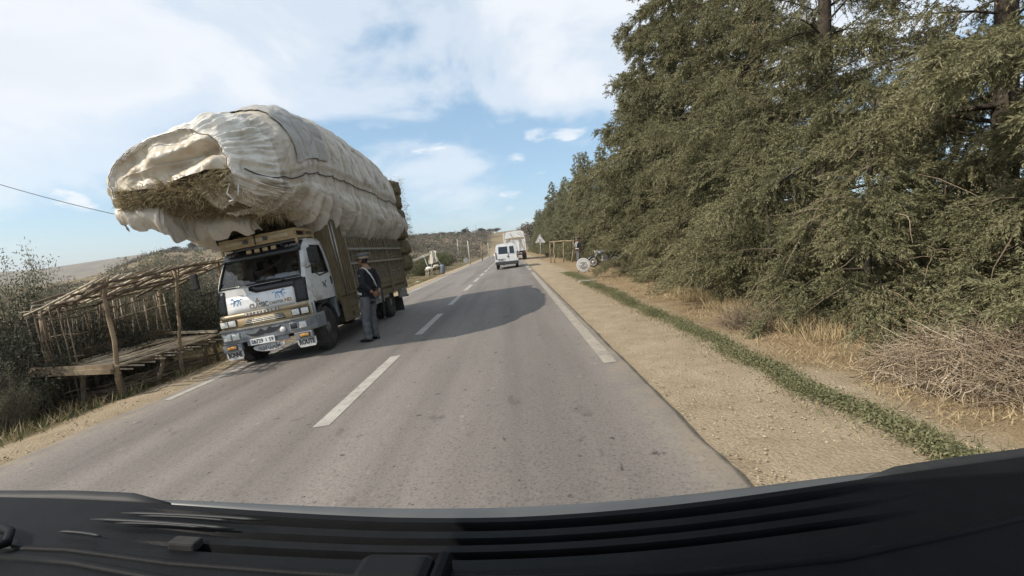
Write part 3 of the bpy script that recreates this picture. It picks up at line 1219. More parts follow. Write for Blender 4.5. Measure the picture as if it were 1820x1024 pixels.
for i in range(420):
    a = rng.random() * 6.28
    rr = math.sqrt(rng.random())
    p = Vector((3.55 + .45 * rr * math.cos(a), 6.9 + .5 * rr * math.sin(a), 0))
    p.z = gz(p.x, p.y)
    d = Vector((rng.normal(0, .6), rng.normal(0, .6), 1)).normalized()
    q = [p]
    for _ in range(4):
        d = (d + Vector(rng.normal(0, .3, 3)) - Vector((0, 0, .12))).normalized()
        q.append(q[-1] + d * rng.uniform(.06, .14))
    hb.tube(q, [.004, .004, .003, .003, .002], 3, cap=False)
tag(hb.build('dead_bush', M['twig'], fix=False), 'small dead brown bush in the dry grass under the cypresses', 'bush')

# ------------------------------------------------------------------ bushes on the left
olA = bush_parts(51, 2.95, 1.5, 85, 32000, .060, .019, M['olive'], .45)
olB = bush_parts(52, 3.05, 1.5, 80, 31000, .060, .019, M['olive'], .45)
dkA = bush_parts(53, 1.9, 1.5, 75, 24000, .062, .020, M['dark_shrub'], .2)
grA = bush_parts(54, 1.7, 1.5, 46, 5000, .12, .06, M['shrub_green'], .2)
gyA = bush_parts(55, 1.3, 1.3, 50, 4200, .10, .03, M['shrub_grey'], .4)
GB = 'bushes of the hedge behind the market stall'
for p, x, y, s, lb in [
    (olA, -9.9, 9.1, .92, 'tall grey-green leafy bush at the left edge beside the stall'),
    (dkA, -8.5, 7.0, .95, 'dark shaded bush low at the left edge in front of the stall'),
    (dkA, -8.75, 8.3, 1.0, 'dark shaded bush touching the near end of the stall'),
    (olB, -9.6, 10.2, .70, 'grey-green bush behind the near end of the stall'),
    (olA, -10.0, 11.6, .76, 'grey-green bush behind the middle of the stall'),
    (olB, -10.3, 13.2, .92, 'grey-green bush with tall shoots behind the far end of the stall'),
    (dkA, -9.4, 13.6, 1.1, 'dark bush seen between the stall and the truck cab'),
    (olA, -10.4, 15.4, .85, 'grey-green bush behind the truck mirror'),
    (dkA, -8.6, 9.9, .8, 'dark bush against the lattice back of the stall')]:
    plant_bush(p, x, y, s, x * 3 + y, 'bush', lb, 'bush', GB)
plant_bush(olB, -7.6, 6.5, .36, 2.0, 'bush', 'small dry-looking bush on the verge at the left edge', 'bush')
GB2 = 'bushes along the left verge behind the truck'
random.seed(9)
lb2 = ['dark leafy bush at the rear corner of the truck', 'green bush just beyond the truck tail', 'green bush before the small cloth-hung stand',
       'green bush behind the small cloth-hung stand', 'green bramble beyond the cloth-hung stand', 'green bramble before the round grey sign back',
       'green bramble beside the round grey sign back']
for i, (x, y, s, p) in enumerate([(-6.9, 17.6, .72, dkA), (-7.4, 20.2, .8, grA), (-8.3, 25.0, .85, grA), (-9.2, 33, .95, grA), (-8.9, 46, 1.0, grA), (-9.6, 58, 1.15, grA), (-10.4, 72, 1.2, grA)]):
    plant_bush(p, x, y, s, i * 1.1, 'bush', lb2[i], 'bush', GB2)
for i in range(16):
    y = 36 + i * 5.2
    plant_bush(grA if i % 3 else gyA, -10.5 - random.random() * 5 - .02 * y, y, random.uniform(.8, 1.3), i * 2.2, 'bush', 'low bush in the scrub strip between the road and the hillside field', 'bush', 'low bushes of the scrub strip', sz=.75)

# scrub of the hillside: nobody could count it -----------------------------
def scrub(name, n, m, seed, leaf, xr, yr, cs):
    global rng
    rng = np.random.default_rng(seed)
    P, D = [], []
    for i in range(n):
        y = yr[0] + (yr[1] - yr[0]) * rng.random() ** .75
        x = -xr[0] - (xr[1] + y * .80) * rng.random()
        if mnoise.noise((x * .018, y * .018, seed)) < -0.30: continue
        if -x / y > 1.02: continue
        if y > 110 and -x / y > .50 and rng.random() < .78: continue
        kk = 22
        sz = cs * rng.uniform(.5, 1.3) * (0.8 + y / 240)
        q = unit(rng.normal(size=(kk, 3))) * rng.random((kk, 1)) ** .4 * (sz, sz, sz * .62)
        P.append(q + (x, y, gz(x, y) + sz * .35))
        D.append(rng.normal(size=(kk, 3)))
    P, D = np.concatenate(P), np.concatenate(D)
    ds = np.linalg.norm(P, axis=1, keepdims=True)
    Vv, Ff = leaves(P, D, leaf * (0.6 + ds / 150), leaf * .55 * (0.6 + ds / 150))
    return tag(link(name, np_mesh(name, Vv, Ff, m)), kind='stuff')


scrub('hillside_scrub', 5200, M['shrub_grey'], 61, .30, (10, 8), (28, 275), 1.0)
scrub('hillside_scrub', 1500, M['dark_shrub'], 62, .30, (11, 8), (40, 278), 1.0)
scrub('hillside_scrub', 1500, M['shrub_green'], 63, .28, (9, 8), (28, 260), .85)
# scrub beyond the end of the straight
rng = np.random.default_rng(64)
P, D = [], []
for i in range(520):
    y = rng.uniform(118, 230)
    x = rng.uniform(-14, 26)
    if -7 < x < 3.5: continue
    sz = rng.uniform(.6, 1.6)
    q = unit(rng.normal(size=(22, 3))) * rng.random((22, 1)) ** .4 * (sz, sz, sz * .7)
    P.append(q + (x, y, gz(x, y) + sz * .4)); D.append(rng.normal(size=(22, 3)))
P, D = np.concatenate(P), np.concatenate(D)
Vv, Ff = leaves(P, D, .42, .24)
tag(link('roadside_scrub', np_mesh('roadside_scrub', Vv, Ff, M['shrub_grey'])), kind='stuff')

# trees far off -------------------------------------------------------------
btA = broad_tree(71, 6.5, 3.2, 1500, .55, M['dark_shrub'])
btB = broad_tree(72, 6.0, 4.6, 1700, .60, M['dark_shrub'])
btC = broad_tree(73, 5.5, 3.6, 1300, .5, M['shrub_grey'])


def far_tree(p, px, py_base, D, s, label, sz=1.0, group='trees on the skyline'):
    q = at(px, py_base, D)
    z = gz(q.x, D)
    t = empty('broadleaf_tree', (q.x, D, z), (0, 0, px), label, 'tree', group)
    t.scale = (s, s, s * sz)
    link('trunk', p[0], t)
    link('crown', p[1], t)


far_tree(btB, 310, 452, 235, .86, 'wide bushy tree on the brown hilltop left of the truck', .8)
far_tree(btA, 343, 447, 235, .95, 'small round-headed tree standing clear on the hilltop left of the truck')
far_tree(btA, 826, 418, 258, .85, 'dark umbrella-shaped tree on the skyline above the left verge', .75)
far_tree(btB, 858, 420, 258, .70, 'dark flat-topped tree on the skyline left of the far lorry', .85)
far_tree(btC, 943, 432, 150, 1.2, 'grey-leaved tree between the far lorry and the cypress row', 1.05)
for i, (px, s) in enumerate([(738, .5), (757, .62), (771, .55), (786, .62), (800, .55), (816, .5), (872, .6), (884, .62)]):
    far_tree(btC, px, 424, 262, s * 1.25, 'small grey tree in the thin line along the skyline', .75, 'small trees along the skyline')

# ================================================================== THE LOADED TRUCK
TRUCK_O = (-4.46, 8.4, -0.32)
TRUCK_R = (0, R_(-7), R_(-1.5))
TRUCK_M = Matrix.Translation(TRUCK_O) @ Matrix.Rotation(R_(-1.5), 4, 'Z') @ Matrix.Rotation(R_(-7), 4, 'Y')
truck = empty('lorry', TRUCK_O, TRUCK_R, 'white cab-over lorry with wooden slatted bed, stopped beside the man in uniform', 'lorry')

TAB = [(0.62, .03, .84), (0.80, .02, .86), (1.0, .03, .87), (1.25, .06, .87), (1.5, .10, .86), (1.56, .12, .855), (1.72, .20, .84), (1.90, .30, .815), (2.06, .41, .79), (2.12, .46, .775), (2.20, .58, .72), (2.235, .74, .62)]


def cabsec(w):
    for a, b in zip(TAB, TAB[1:]):
        if w <= b[0]:
            f = (w - a[0]) / (b[0] - a[0])
            return a[1] + (b[1] - a[1]) * f, a[2] + (b[2] - a[2]) * f
    return TAB[-1][1:]


CABV = 1.2


def cab_outline(w):
    vf, h = cabsec(w)
    Lp = [(-h, CABV), (-h, 1.06), (-h, vf + .20), (-h, vf + .13), (-h + .025, vf + .05), (-h + .085, vf), (-h * .55, vf - .035), (-h * .2, vf - .05)]
    Rp = [(-u, v) for u, v in reversed(Lp)]
    return [Vector((u, v, w)) for u, v in Lp + Rp]


def front_pt(u, w, off=0.0):
    vf, h = cabsec(w)
    k = min(1.0, abs(u) / h)
    v = vf - .05 * (1 - k ** 2.2)
    if k > .9: v += (k - .9) * .3
    return Vector((u, v - off, w))


cab = MB()
ol = [cab_outline(t[0]) for t in TAB]
npt = len(ol[0])
wins, sides = [], []
vb = [p for r in ol for p in r]
fb = []
for i in range(len(ol) - 1):
    for j in range(npt):
        j2 = (j + 1) % npt
        q = (i * npt + j, i * npt + j2, (i + 1) * npt + j2, (i + 1) * npt + j)
        wl, wh = TAB[i][0], TAB[i + 1][0]
        inw = wl >= 1.5 and wh <= 2.07
        if 4 < j < 10 and inw:
            continue
        if j in (1, 13) and wl >= 1.5 and wh <= 2.07:
            continue
        if i < 2 and j in (0, 1, 2, 12, 13, 14):      # wheel arch opening
            continue
        fb.append(q)
fb.append(tuple((len(ol) - 1) * npt + k for k in range(npt)))
cab.add(vb, fb, False)
cabo = cab.build('cab', M['white_paint'], truck, solid=0.02)
bvm = cabo.modifiers.new('soft', 'BEVEL')
bvm.width = .012
bvm.segments = 2
bvm.limit_method = 'ANGLE'
bvm.angle_limit = R_(25)
# windscreen
wr = [1.5, 1.56, 1.72, 1.90, 2.06]
mbw = MB()
mbw.sheet([[p + Vector((0, .006, 0)) for p in cab_outline(w)[5:11]] for w in wr])
ws = mbw.build('windscreen', M['glass'], cabo, fix=False)
rub = MB()
loop = [cab_outline(w)[5] for w in wr] + cab_outline(2.06)[6:10] + [cab_outline(w)[10] for w in reversed(wr)] + list(reversed(cab_outline(1.5)[6:10]))
rub.tube([p - Vector((0, .006, 0)) for p in loop + [loop[0]]], .017, 6, cap=False)
rub.build('windscreen_seal', M['black_rubber'], cabo)
# sun strip above the windscreen, black lower band and black quarter panels
sv = MB()
sv.sheet([[front_pt(u, w, .012 + .02 * (w > 2.0)) for u in np.linspace(-.76, .76, 9)] for w in (1.97, 2.06, 2.17)])
sv.build('sun_strip', M['black_gloss'], cabo, solid=.008)
wtx = MB()
for (tx, u0, wd) in (('SUPER', .60, .26), ('S.M.K', -.62, .22)):
    p = front_pt(u0, 2.10, .045)
    q = front_pt(u0 + .1, 2.10, .045)
    text_into(wtx, tx, .085, frame_at(p, q - p, front_pt(u0, 2.16, .045) - front_pt(u0, 2.06, .045)), .003, wd, bold=.002)
wtx.build('strip_lettering', M['sign_grey'], cabo, fix=False)
for u in (-.22, -.06, .10, .26):
    ml = MB()
    p = front_pt(u, 2.115, .05)
    ml.box(p, (.10, .03, .07))
    ml.build('marker_lamp', M['tan_paint'], cabo, bevel=.01)
for s in (-1, 1):
    qp = MB()
    us = (np.linspace(.63, .845, 4) if s > 0 else np.linspace(-.845, -.68, 4))
    qp.sheet([[front_pt(u, w, .008) for u in us] for w in np.linspace(1.03, 1.46, 7)])
    q = qp.build('corner_panel', mat('perforated_black', (0.014, .015, .017), (0.10, .105, .11), 75, rough=.4, lo=.55, hi=.7), cabo, solid=.012)
bb = MB()
bb.sheet([[front_pt(u, 1.50 - .02 - t * (.04 + .13 * sstep(-.35, .05, u)), .008) for u in np.linspace(-.2, .80, 9)] for t in (0, .5, 1)])
bb.build('cowl_panel', M['black_gloss'], cabo, solid=.008)
# decorated white panel
dp = MB()
dp.sheet([[front_pt(u, w, .012) for u in np.linspace(-.655, .61, 9)] for w in np.linspace(1.03, 1.335, 4)])
panel = dp.build('decorated_panel', M['board_white'], truck, solid=.012)


def pframe(u, w, off=.022):
    p = front_pt(u, w, off)
    return frame_at(p, front_pt(u + .06, w, off) - p, front_pt(u, w + .06, off) - p)


def horse(mb, u, w, s, flip):
    # a running horse: body, neck and head, four legs, tail, each a flat stroke
    f = pframe(u, w)
    sg = -1 if flip else 1

    def st(pts, wd):
        for a, b in zip(pts, pts[1:]):
            a3, b3 = f @ Vector((a[0] * s * sg, a[1] * s, 0)), f @ Vector((b[0] * s * sg, b[1] * s, 0))
            mb.bar(a3, b3, wd * s, .003, up=f.to_3x3() @ Vector((0, 0, 1)))
    st([(-.45, .12), (-.2, .2), (.1, .12), (.38, .2)], .2)
    st([(.34, .22), (.56, .50), (.78, .34)], .13)
    st([(-.42, .1), (-.62, -.12), (-.5, -.42), (-.62, -.6)], .07)
    st([(-.3, .06), (-.28, -.2), (-.05, -.4), (-.1, -.62)], .07)
    st([(.3, .1), (.5, -.15), (.75, -.05), (.9, -.2)], .07)
    st([(.22, .1), (.26, -.2), (.5, -.42), (.44, -.6)], .07)
    st([(-.45, .2), (-.75, .34), (-1.0, .16)], .07)


for u, w, fl__ in ((-.46, 1.245, True), (.36, 1.255, False)):
    hm = MB()
    horse(hm, u, w, .13, fl__)
    hm.build('horse_decal', M['ink_blue'], panel, fix=False)
tx = MB()
text_into(tx, 'CANTER', .075, pframe(.285, 1.105), .002, .26, bold=.0015)
text_into(tx, 'CLASSIC', .13, pframe(-.045, 1.105), .002, .36, bold=.006)
tx.build('front_lettering', M['ink_grey'], panel, fix=False)
tx = MB()
text_into(tx, 'HD', .085, pframe(.50, 1.115), .002, .13, bold=.003)
f = pframe(-.06, 1.20)
for a in (90, 210, 330):
    c, s_ = math.cos(R_(a)), math.sin(R_(a))
    pts = [(0, 0), (.030 * math.cos(R_(a + 30)), .030 * math.sin(R_(a + 30))), (.052 * c, .052 * s_), (.030 * math.cos(R_(a - 30)), .030 * math.sin(R_(a - 30)))]
    tx.prism([f @ Vector((x, y, 0)) for x, y in pts], f.to_3x3() @ Vector((0, 0, .004)))
tx.build('front_emblem', M['ink_gold'], panel, fix=False)
# silver strip with lettering blocks
sm = MB()
sm.sheet([[front_pt(u, w, .03) for u in np.linspace(-.83, .83, 13)] for w in (.955, 1.02)])
strip = sm.build('name_strip', mat('strip_silver', (.47, .385, .27), (.36, .28, .18), 6, rough=.45, metal=.2), truck, solid=.03)
tb_ = MB()
for i, ch in enumerate('MITSUBISHI'):
    u = -.30 + i * .066
    p = front_pt(u, .988, .048)
    tb_.box(p, (.054, .006, .048))
tb_.build('name_blocks', M['ink_grey'], strip)
tb_ = MB()
for i, ch in enumerate('MITSUBISHI'):
    u = -.30 + i * .066
    text_into(tb_, ch, .062, pframe(u, .988, .052), .002, .030 if ch != 'I' else .011, bold=.002)
tb_.build('name_lettering', M['sign_white'], strip, fix=False)
# grille panel
gp = MB()
gp.sheet([[front_pt(u, w, .012) for u in np.linspace(-.85, .85, 13)] for w in (.74, .85, .955)])
grille = gp.build('grille_panel', M['tan_paint'], truck, solid=.03)
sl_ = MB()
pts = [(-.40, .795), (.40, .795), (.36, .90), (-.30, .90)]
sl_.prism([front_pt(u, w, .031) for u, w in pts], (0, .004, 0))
slot = sl_.build('grille_opening', M['black_matt'], grille)  # flat black sheet painting the shade inside the grille slot
gb = MB()
for w in (.822, .852, .880):
    k = (w - .795) / .105
    gb.tube([front_pt(u, w, .040) for u in np.linspace(-.39 + .08 * k, .39 - .03 * k, 5)], .007, 5)
for u in (-.2, 0, .2):
    gb.bar(front_pt(u, .80, .038), front_pt(u, .898, .038), .008)
gb.build('grille_bars', mat('grille_bar', (.55, .55, .52), rough=.35, metal=.4), grille)


def lamp(par, c, sx, sz, m, name, rim=M['black_matt']):
    mb = MB()
    mb.box(c + Vector((0, .012, 0)), (sx + .03, .03, sz + .03))
    h = mb.build(name, rim, par, bevel=.006)
    mb = MB()
    gr = []
    for a in np.linspace(-1, 1, 7):
        gr.append([c + Vector((a * sx / 2, -.006 - .012 * (1 - a * a) * (1 - b * b), b * sz / 2)) for b in np.linspace(-1, 1, 5)])
    mb.sheet(gr)
    mb.build('lens', m, h)
    return h


for u in (-.76, -.60, .60, .765):
    lamp(truck, front_pt(u, .865, .045), .135, .105, M['lamp'], 'headlight')
# bumper
bm_ = MB()
bo = [(-.93, .38), (-.91, .04), (-.82, -.09), (-.4, -.12), (.4, -.12), (.82, -.09), (.91, .04), (.93, .38)]
bo_in = [(u * .93, v + .07) for u, v in bo]


def bumper_band(w0, w1, off=0):
    mb = MB()
    for A, B in zip(range(len(bo) - 1), range(1, len(bo))):
        a, b, c, d = bo[A], bo[B], bo_in[B], bo_in[A]
        pts = [Vector((x, y - off, w0)) for x, y in (a, b, c, d)]
        mb.prism(pts, (0, 0, w1 - w0))
    return mb


bumper = bumper_band(.50, .735).build('bumper', M['steel'], truck, bevel=.01)
mb = bumper_band(.735, .765, .015)
mb.build('bumper_top', mat('bumper_edge', (.36, .35, .32), (.28, .26, .22), 7, rough=.5, metal=.3), bumper)
mb = MB()
mb.box((-.66, -.08, .43), (.36, .07, .13))
mb.box((.68, -.08, .43), (.34, .07, .13))
mb.box((0, -.06, .46), (.78, .05, .09))
mb.build('bumper_lower', M['grey_paint'], bumper, bevel=.012)
for u in (-.70, -.54, .55, .715):
    lamp(truck, Vector((u, -.125, .625)), .125, .10, M['lamp'] if u != .55 else M['dark_glass'], 'fog_lamp', M['sign_grey'])
for u in (-.66, .70):
    lamp(truck, Vector((u, -.125, .435)), .17, .055, M['amber'], 'indicator')
mb = MB()
mb.lathe([(0, -.02), (.05, -.018), (.055, 0), (.05, .01)], (.345, -.135, .60), 'y', 16)
mb.build('spot_lamp', M['lamp'], bumper)
# moustache shaped black emblem
mb = MB()
up = [(-.36, .66), (-.27, .628), (-.17, .625), (-.10, .665), (-.06, .70), (-.02, .665), (.03, .64), (.06, .67), (.11, .71), (.155, .675), (.25, .67), (.34, .705), (.27, .635), (.16, .592), (.06, .588), (0, .60), (-.05, .582), (-.16, .568), (-.27, .592)]
mb.prism([Vector((u, -.124, w)) for u, w in up], (0, -.004, 0))
mb.build('bumper_emblem', M['ink'], bumper)
# number plate
mb = MB()
mb.box((-.07, -.128, .475), (.46, .014, .115))
plate = mb.build('number_plate', M['sign_white'], truck, bevel=.004)
mb = MB()
text_into(mb, '26729', .095, frame_at((-.165, -.137, .475), (1, 0, 0), (0, 0, 1)), .001, .215, bold=.002)
text_into(mb, '59', .095, frame_at((.095, -.137, .475), (1, 0, 0), (0, 0, 1)), .001, .085, bold=.002)
text_into(mb, '\u0627', .085, frame_at((-.0, -.137, .475), (1, 0, 0), (0, 0, 1)), .001, .012)
mb.build('plate_number', M['ink'], plate, fix=False)
# hanging flaps
for u, tx, wd in ((-.66, 'BONNE', .26), (.70, 'ROUTE', .29)):
    mb = MB()
    hw = wd / 2 + .03
    pts = [(-hw, .08), (hw, .08), (hw * .98, -.03), (hw * .8, -.085), (-hw * .8, -.085), (-hw * .98, -.03)]
    mb.prism([Vector((u + a, -.075, .295 + b)) for a, b in pts], (0, .012, 0))
    fl_ = mb.build('mud_flap', mat('flap_grey', (.60, .60, .58), (.48, .47, .45), 8, rough=.6), truck)
    mb = MB()
    text_into(mb, tx, .125, frame_at((u, -.078, .297), (1, 0, 0), (0, 0, 1)), .002, wd, bold=.004)
    mb.build('flap_lettering', M['ink'], fl_, fix=False)
mb = MB()
pts = [(.30 * math.cos(a), .0 + (.10 if math.sin(a) < 0 else .045) * math.sin(a)) for a in np.linspace(0, 2 * PI, 21)[:-1]]
mb.prism([Vector((-.0 + a, -.085, .365 + b)) for a, b in pts], (0, .01, 0))
pl = mb.build('lower_plaque', mat('plaque_grey', (.56, .56, .54), (.44, .43, .41), 8, rough=.6), truck)
mb = MB()
text_into(mb, '\u0637\u0631\u064a\u0642 \u0627\u0644\u0633\u0644\u0627\u0645\u0629', .10, frame_at((0, -.088, .345), (1, 0, 0), (0, 0, 1)), .001, .42, bold=.002)
mb.build('plaque_lettering', M['ink'], pl, fix=False)
# doors
for s in (-1, 1):
    mb = MB()
    gw = [.98, 1.25, 1.5]
    mb.sheet([[Vector((s * (cabsec(w)[1] + .012), v, w)) for v in (cabsec(w)[0] + .17, .7, 1.13)] for w in gw], smooth=False)
    for w0, w1 in ((1.5, 1.72), (1.72, 1.90), (1.90, 2.06)):
        for (a, b) in (((lambda w: cabsec(w)[0] + .17), (lambda w: cabsec(w)[0] + .215)), ((lambda w: 1.055), (lambda w: 1.13))):
            mb.sheet([[Vector((s * (cabsec(w)[1] + .012), f_(w), w)) for f_ in (a, b)] for w in (w0, w1)], smooth=False)
    mb.sheet([[Vector((s * (cabsec(w)[1] + .012), v, w)) for v in (cabsec(w)[0] + .17, .8, 1.13)] for w in (2.05, 2.14)], smooth=False)
    door = mb.build('door', M['white_paint'], truck, solid=.012)
    rim_ = [Vector((s * (cabsec(w)[1] + .016), v(w), w)) for w, v in [(1.50, lambda w: 1.05), (1.9, lambda w: 1.05), (2.05, lambda w: 1.03), (2.05, lambda w: cabsec(w)[0] + .22), (1.72, lambda w: cabsec(w)[0] + .22), (1.56, lambda w: cabsec(w)[0] + .24), (1.45, lambda w: .62)]]
    mb = MB()
    mb.tube(rim_ + [rim_[0]], .016, 6, cap=False)
    mb.build('window_seal', M['black_rubber'], door)
    mb = MB()
    mb.sheet([[Vector((s * (cabsec(w)[1] - .004), v, w)) for v in (cabsec(w)[0] + .21, 1.06)] for w in (1.5, 1.72, 1.9, 2.06)], smooth=False)
    mb.build('window', M['glass'], door, fix=False)
    mb = MB()
    mb.box((s * .895, 1.07, 1.32), (.02, .035, .16))
    mb.build('handle', M['black_matt'], door, bevel=.006)
    mb = MB()   # the gap round the door
    hh = lambda w: s * (cabsec(w)[1] + .010)
    edge = [Vector((hh(w), CABV - .045 + .0, w)) for w in (.98, 1.5, 2.1)]
    mb.tube(edge, .008, 4)
    mb.tube([Vector((hh(.975), v, .975)) for v in (.2, 1.14)], .008, 4)
    mb.build('door_gap', M['black_rubber'], door)
    if s > 0:
        mb = MB()
        for a, b in (((.66, 1.22), (.74, 1.27)), ((.74, 1.27), (.82, 1.34)), ((.74, 1.27), (.78, 1.19)), ((.70, 1.25), (.66, 1.32))):
            mb.bar((.892, a[0], a[1]), (.892, b[0], b[1]), .004, .02, up=(1, 0, 0))
        mb.build('door_emblem', M['ink'], door)
# front fenders
for s in (-1, 1):
    mb = MB()
    gl = []
    for a in np.linspace(-.15, PI * .98, 12):
        c_, s_ = math.cos(a), math.sin(a)
        gl.append([Vector((s * uu, .66 + .47 * c_, .44 + .47 * s_)) for uu in (.62, .85)])
    mb.sheet(gl)
    mb.build('fender', M['black_matt'], truck, solid=.02)
    mb = MB()
    mb.box((s * .80, 1.16, .76), (.14, .10, .42))
    mb.build('side_skirt', M['grey_paint'], truck, bevel=.01)
    mb = MB()
    mb.box((s * .80, .14, .84), (.13, .12, .28))
    mb.build('side_skirt', M['grey_paint'], truck, bevel=.01)


def wheel(par, c, r=.415, wd=.22, lean=0.0, out=1, name='wheel'):
    e = empty(name, c, (0, lean, 0))
    e.parent = par
    mb = MB()
    h = wd / 2
    mb.lathe([(r * .60, -h * .85), (r * .72, -h), (r * .93, -h * .98), (r * .995, -h * .72), (r, 0), (r * .995, h * .72), (r * .93, h * .98), (r * .72, h), (r * .60, h * .85)], (0, 0, 0), 'x', 30)
    for k in range(30):
        a = 2 * PI * k / 30
        for sg in (-1, 1):
            p = Vector((sg * h * .55, r * math.cos(a), r * math.sin(a)))
            mb.box(p, (h * .75, .035, .016), Matrix.Rotation(a - PI / 2, 3, 'X'))
    mb.build('tyre', M['tyre'], e)
    mb = MB()
    o_ = out * h
    mb.lathe([(r * .60, o_ * .8), (r * .55, o_ * .62), (r * .46, o_ * .35), (r * .30, o_ * .55), (r * .22, o_ * .9), (r * .10, o_ * 1.0), (0, o_ * 1.0)], (0, 0, 0), 'x', 24)
    for k in range(6):
        a = 2 * PI * k / 6
        mb.lathe([(.016, o_ * .5), (.016, o_ * .85), (0, o_ * .87)], (0, r * .25 * math.cos(a), r * .25 * math.sin(a)), 'x', 6)
    mb.build('rim', M['rim'], e)
    return e


wheel(truck, (.72, .66, .425), out=1)
wheel(truck, (-.72, .66, .425), out=-1)
for s in (-1, 1):
    wheel(truck, (s * .74, 4.9, .415), out=s)
    wheel(truck, (s * .50, 4.9, .415), out=s)
# chassis
mb = MB()
for s in (-1, 1):
    mb.box((s * .38, 3.3, .60), (.08, 6.0, .18))
mb.tube([(-.7, .66, .425), (.7, .66, .425)], .05, 8)
mb.tube([(-.7, 4.9, .425), (.7, 4.9, .425)], .07, 8)
mb.box((0, 4.9, .43), (.3, .34, .3))
mb.box((0, .7, .62), (.9, .9, .25))
mb.build('chassis', M['black_matt'], truck)
# mirrors and wipers
for s in (-1, 1):
    e = MB()
    if s < 0:
        pts = [(-.86, .10, 1.50), (-1.06, -.02, 1.47), (-1.10, -.04, 1.52), (-1.10, -.04, 1.62)]
        box = ((-1.09, -.04, 1.74), (.14, .06, .30))
    else:
        pts = [(.86, .20, 1.62), (1.0, .25, 1.66), (1.02, .27, 1.74)]
        box = ((.99, .30, 1.84), (.19, .07, .30))
    e.tube([Vector(p) for p in pts], .011, 6)
    arm = e.build('mirror', M['black_matt'], truck)
    mb = MB()
    mb.box(box[0], box[1], Matrix.Rotation(R_(8 * s), 3, 'Z'))
    mb.build('mirror_head', M['black_rubber'], arm, bevel=.03)
for pts in ([(-.16, 1.47), (-.35, 1.505), (-.62, 1.515)], [(.52, 1.47), (.30, 1.53), (.02, 1.54)]):
    mb = MB()
    mb.tube([front_pt(u, w, .03) for u, w in pts], [.010, .007, .005], 5)
    a, b = pts[-1], pts[1]
    mb.bar(front_pt(a[0] - .1, a[1] + .005, .022), front_pt(b[0] + .12, b[1] - .01, .022), .008, .02)
    mb.build('wiper', M['black_rubber'] if pts[0][0] > 0 else mat('wiper_metal', (.45, .45, .44), rough=.3, metal=.6), truck)
# roof rack board with plank pieces
mb = MB()
mb.bar((-.72, .34, 2.235), (.74, .34, 2.235), .05, .05)
mb.bar((-.72, .34, 2.375), (.74, .34, 2.375), .05, .05)
mb.bar((-.70, .32, 2.30), (.72, .32, 2.30), .03, .10)
for s in (-1, 1):
    mb.bar((s * .72, .34, 2.235), (s * .70, 1.1, 2.27), .05)
    mb.bar((s * .72, .34, 2.375), (s * .70, 1.1, 2.38), .05)
    for v in (.36, .75, 1.08):
        mb.bar((s * .72, v, 2.12), (s * .72, v, 2.40), .04)
rack = mb.build('roof_rack', M['tan_paint'], truck, bevel=.006)
mb = MB()
for u in (-.21, .17):
    mb.box((u, .296, 2.305), (.085, .012, .07))
mb.build('rack_lamps', M['black_gloss'], rack)
mb = MB()
for u, w_ in ((-.43, .32), (.02, .24), (.44, .36)):
    mb.box((u, .298, 2.305), (w_, .012, .062))
mb.build('rack_boards', mat('rack_board', (.50, .42, .28), (.40, .32, .20), 8, rough=.6), rack)
mb = MB()
mb.tube([(-.02, .29, 2.40), (-.02, .28, 2.30), (-.03, .30, 2.22)], .012, 5)
mb.tube([(-.50, .33, 2.21), (-.46, .30, 2.15), (-.40, .31, 2.10)], .012, 5)
mb.tube([(.40, .33, 2.21), (.43, .30, 2.14), (.48, .31, 2.10)], .012, 5)
mb.build('rack_ties', M['rope'], rack)
# interior
mb = MB()
mb.box((0, .32, 1.30), (1.5, .34, .38))
mb.tube([(x, .17 + .02 * abs(x), 1.505) for x in np.linspace(-.72, .72, 5)], .03, 6)
mb.build('dashboard', M['black_matt'], cabo, bevel=.03)
mb = MB()
for u in (-.40, .42):
    mb.box((u, .82, 1.15), (.5, .5, .14))
    mb.box((u, 1.05, 1.50), (.48, .12, .62))
    mb.box((u, 1.06, 1.87), (.28, .10, .18))
mb.build('seats', M['black_matt'], cabo, bevel=.04)
mb = MB()
for k in range(20):
    a, b = 2 * PI * k / 20, 2 * PI * (k + 1) / 20
    mb.bar((.42 + .2 * math.cos(a), .50 + .06 * math.sin(a), 1.55 + .19 * math.sin(a)), (.42 + .2 * math.cos(b), .50 + .06 * math.sin(b), 1.55 + .19 * math.sin(b)), .025)
mb.bar((.42, .5, 1.55), (.42, .38, 1.40), .05)
mb.bar((.24, .5, 1.55), (.60, .5, 1.55), .03)
mb.build('steering_wheel', M['black_matt'], cabo)
mb = MB()
mb.box((.36, .255, 1.56), (.22, .07, .09), Matrix.Rotation(.3, 3, 'Z') @ Matrix.Rotation(-.5, 3, 'X'))
mb.box((.56, .27, 1.56), (.14, .06, .06), Matrix.Rotation(-.2, 3, 'Z') @ Matrix.Rotation(-.4, 3, 'X'))
mb.box((-.02, .24, 1.56), (.07, .05, .10), Matrix.Rotation(.5, 3, 'Y') @ Matrix.Rotation(-.4, 3, 'X'))
pp_ = mb.build('papers', M['paper'], cabo)
mb = MB()
mb.box((-.10, .37, 1.99), (.12, .01, .05))
for (u, w) in ((.05, 1.97), (.09, 1.98), (.12, 2.0), (.16, 2.01), (.07, 1.90)):
    mb.box((u, .36, w), (.03, .008, .03))
for k in range(9):
    mb.tube([(.0 + .02 * (k % 4), .34, 1.95 - .03 * k), (.01 + .02 * (k % 4), .34, 1.92 - .03 * k)], .006, 4)
mb.build('windscreen_trinkets', M['sign_grey'], cabo)

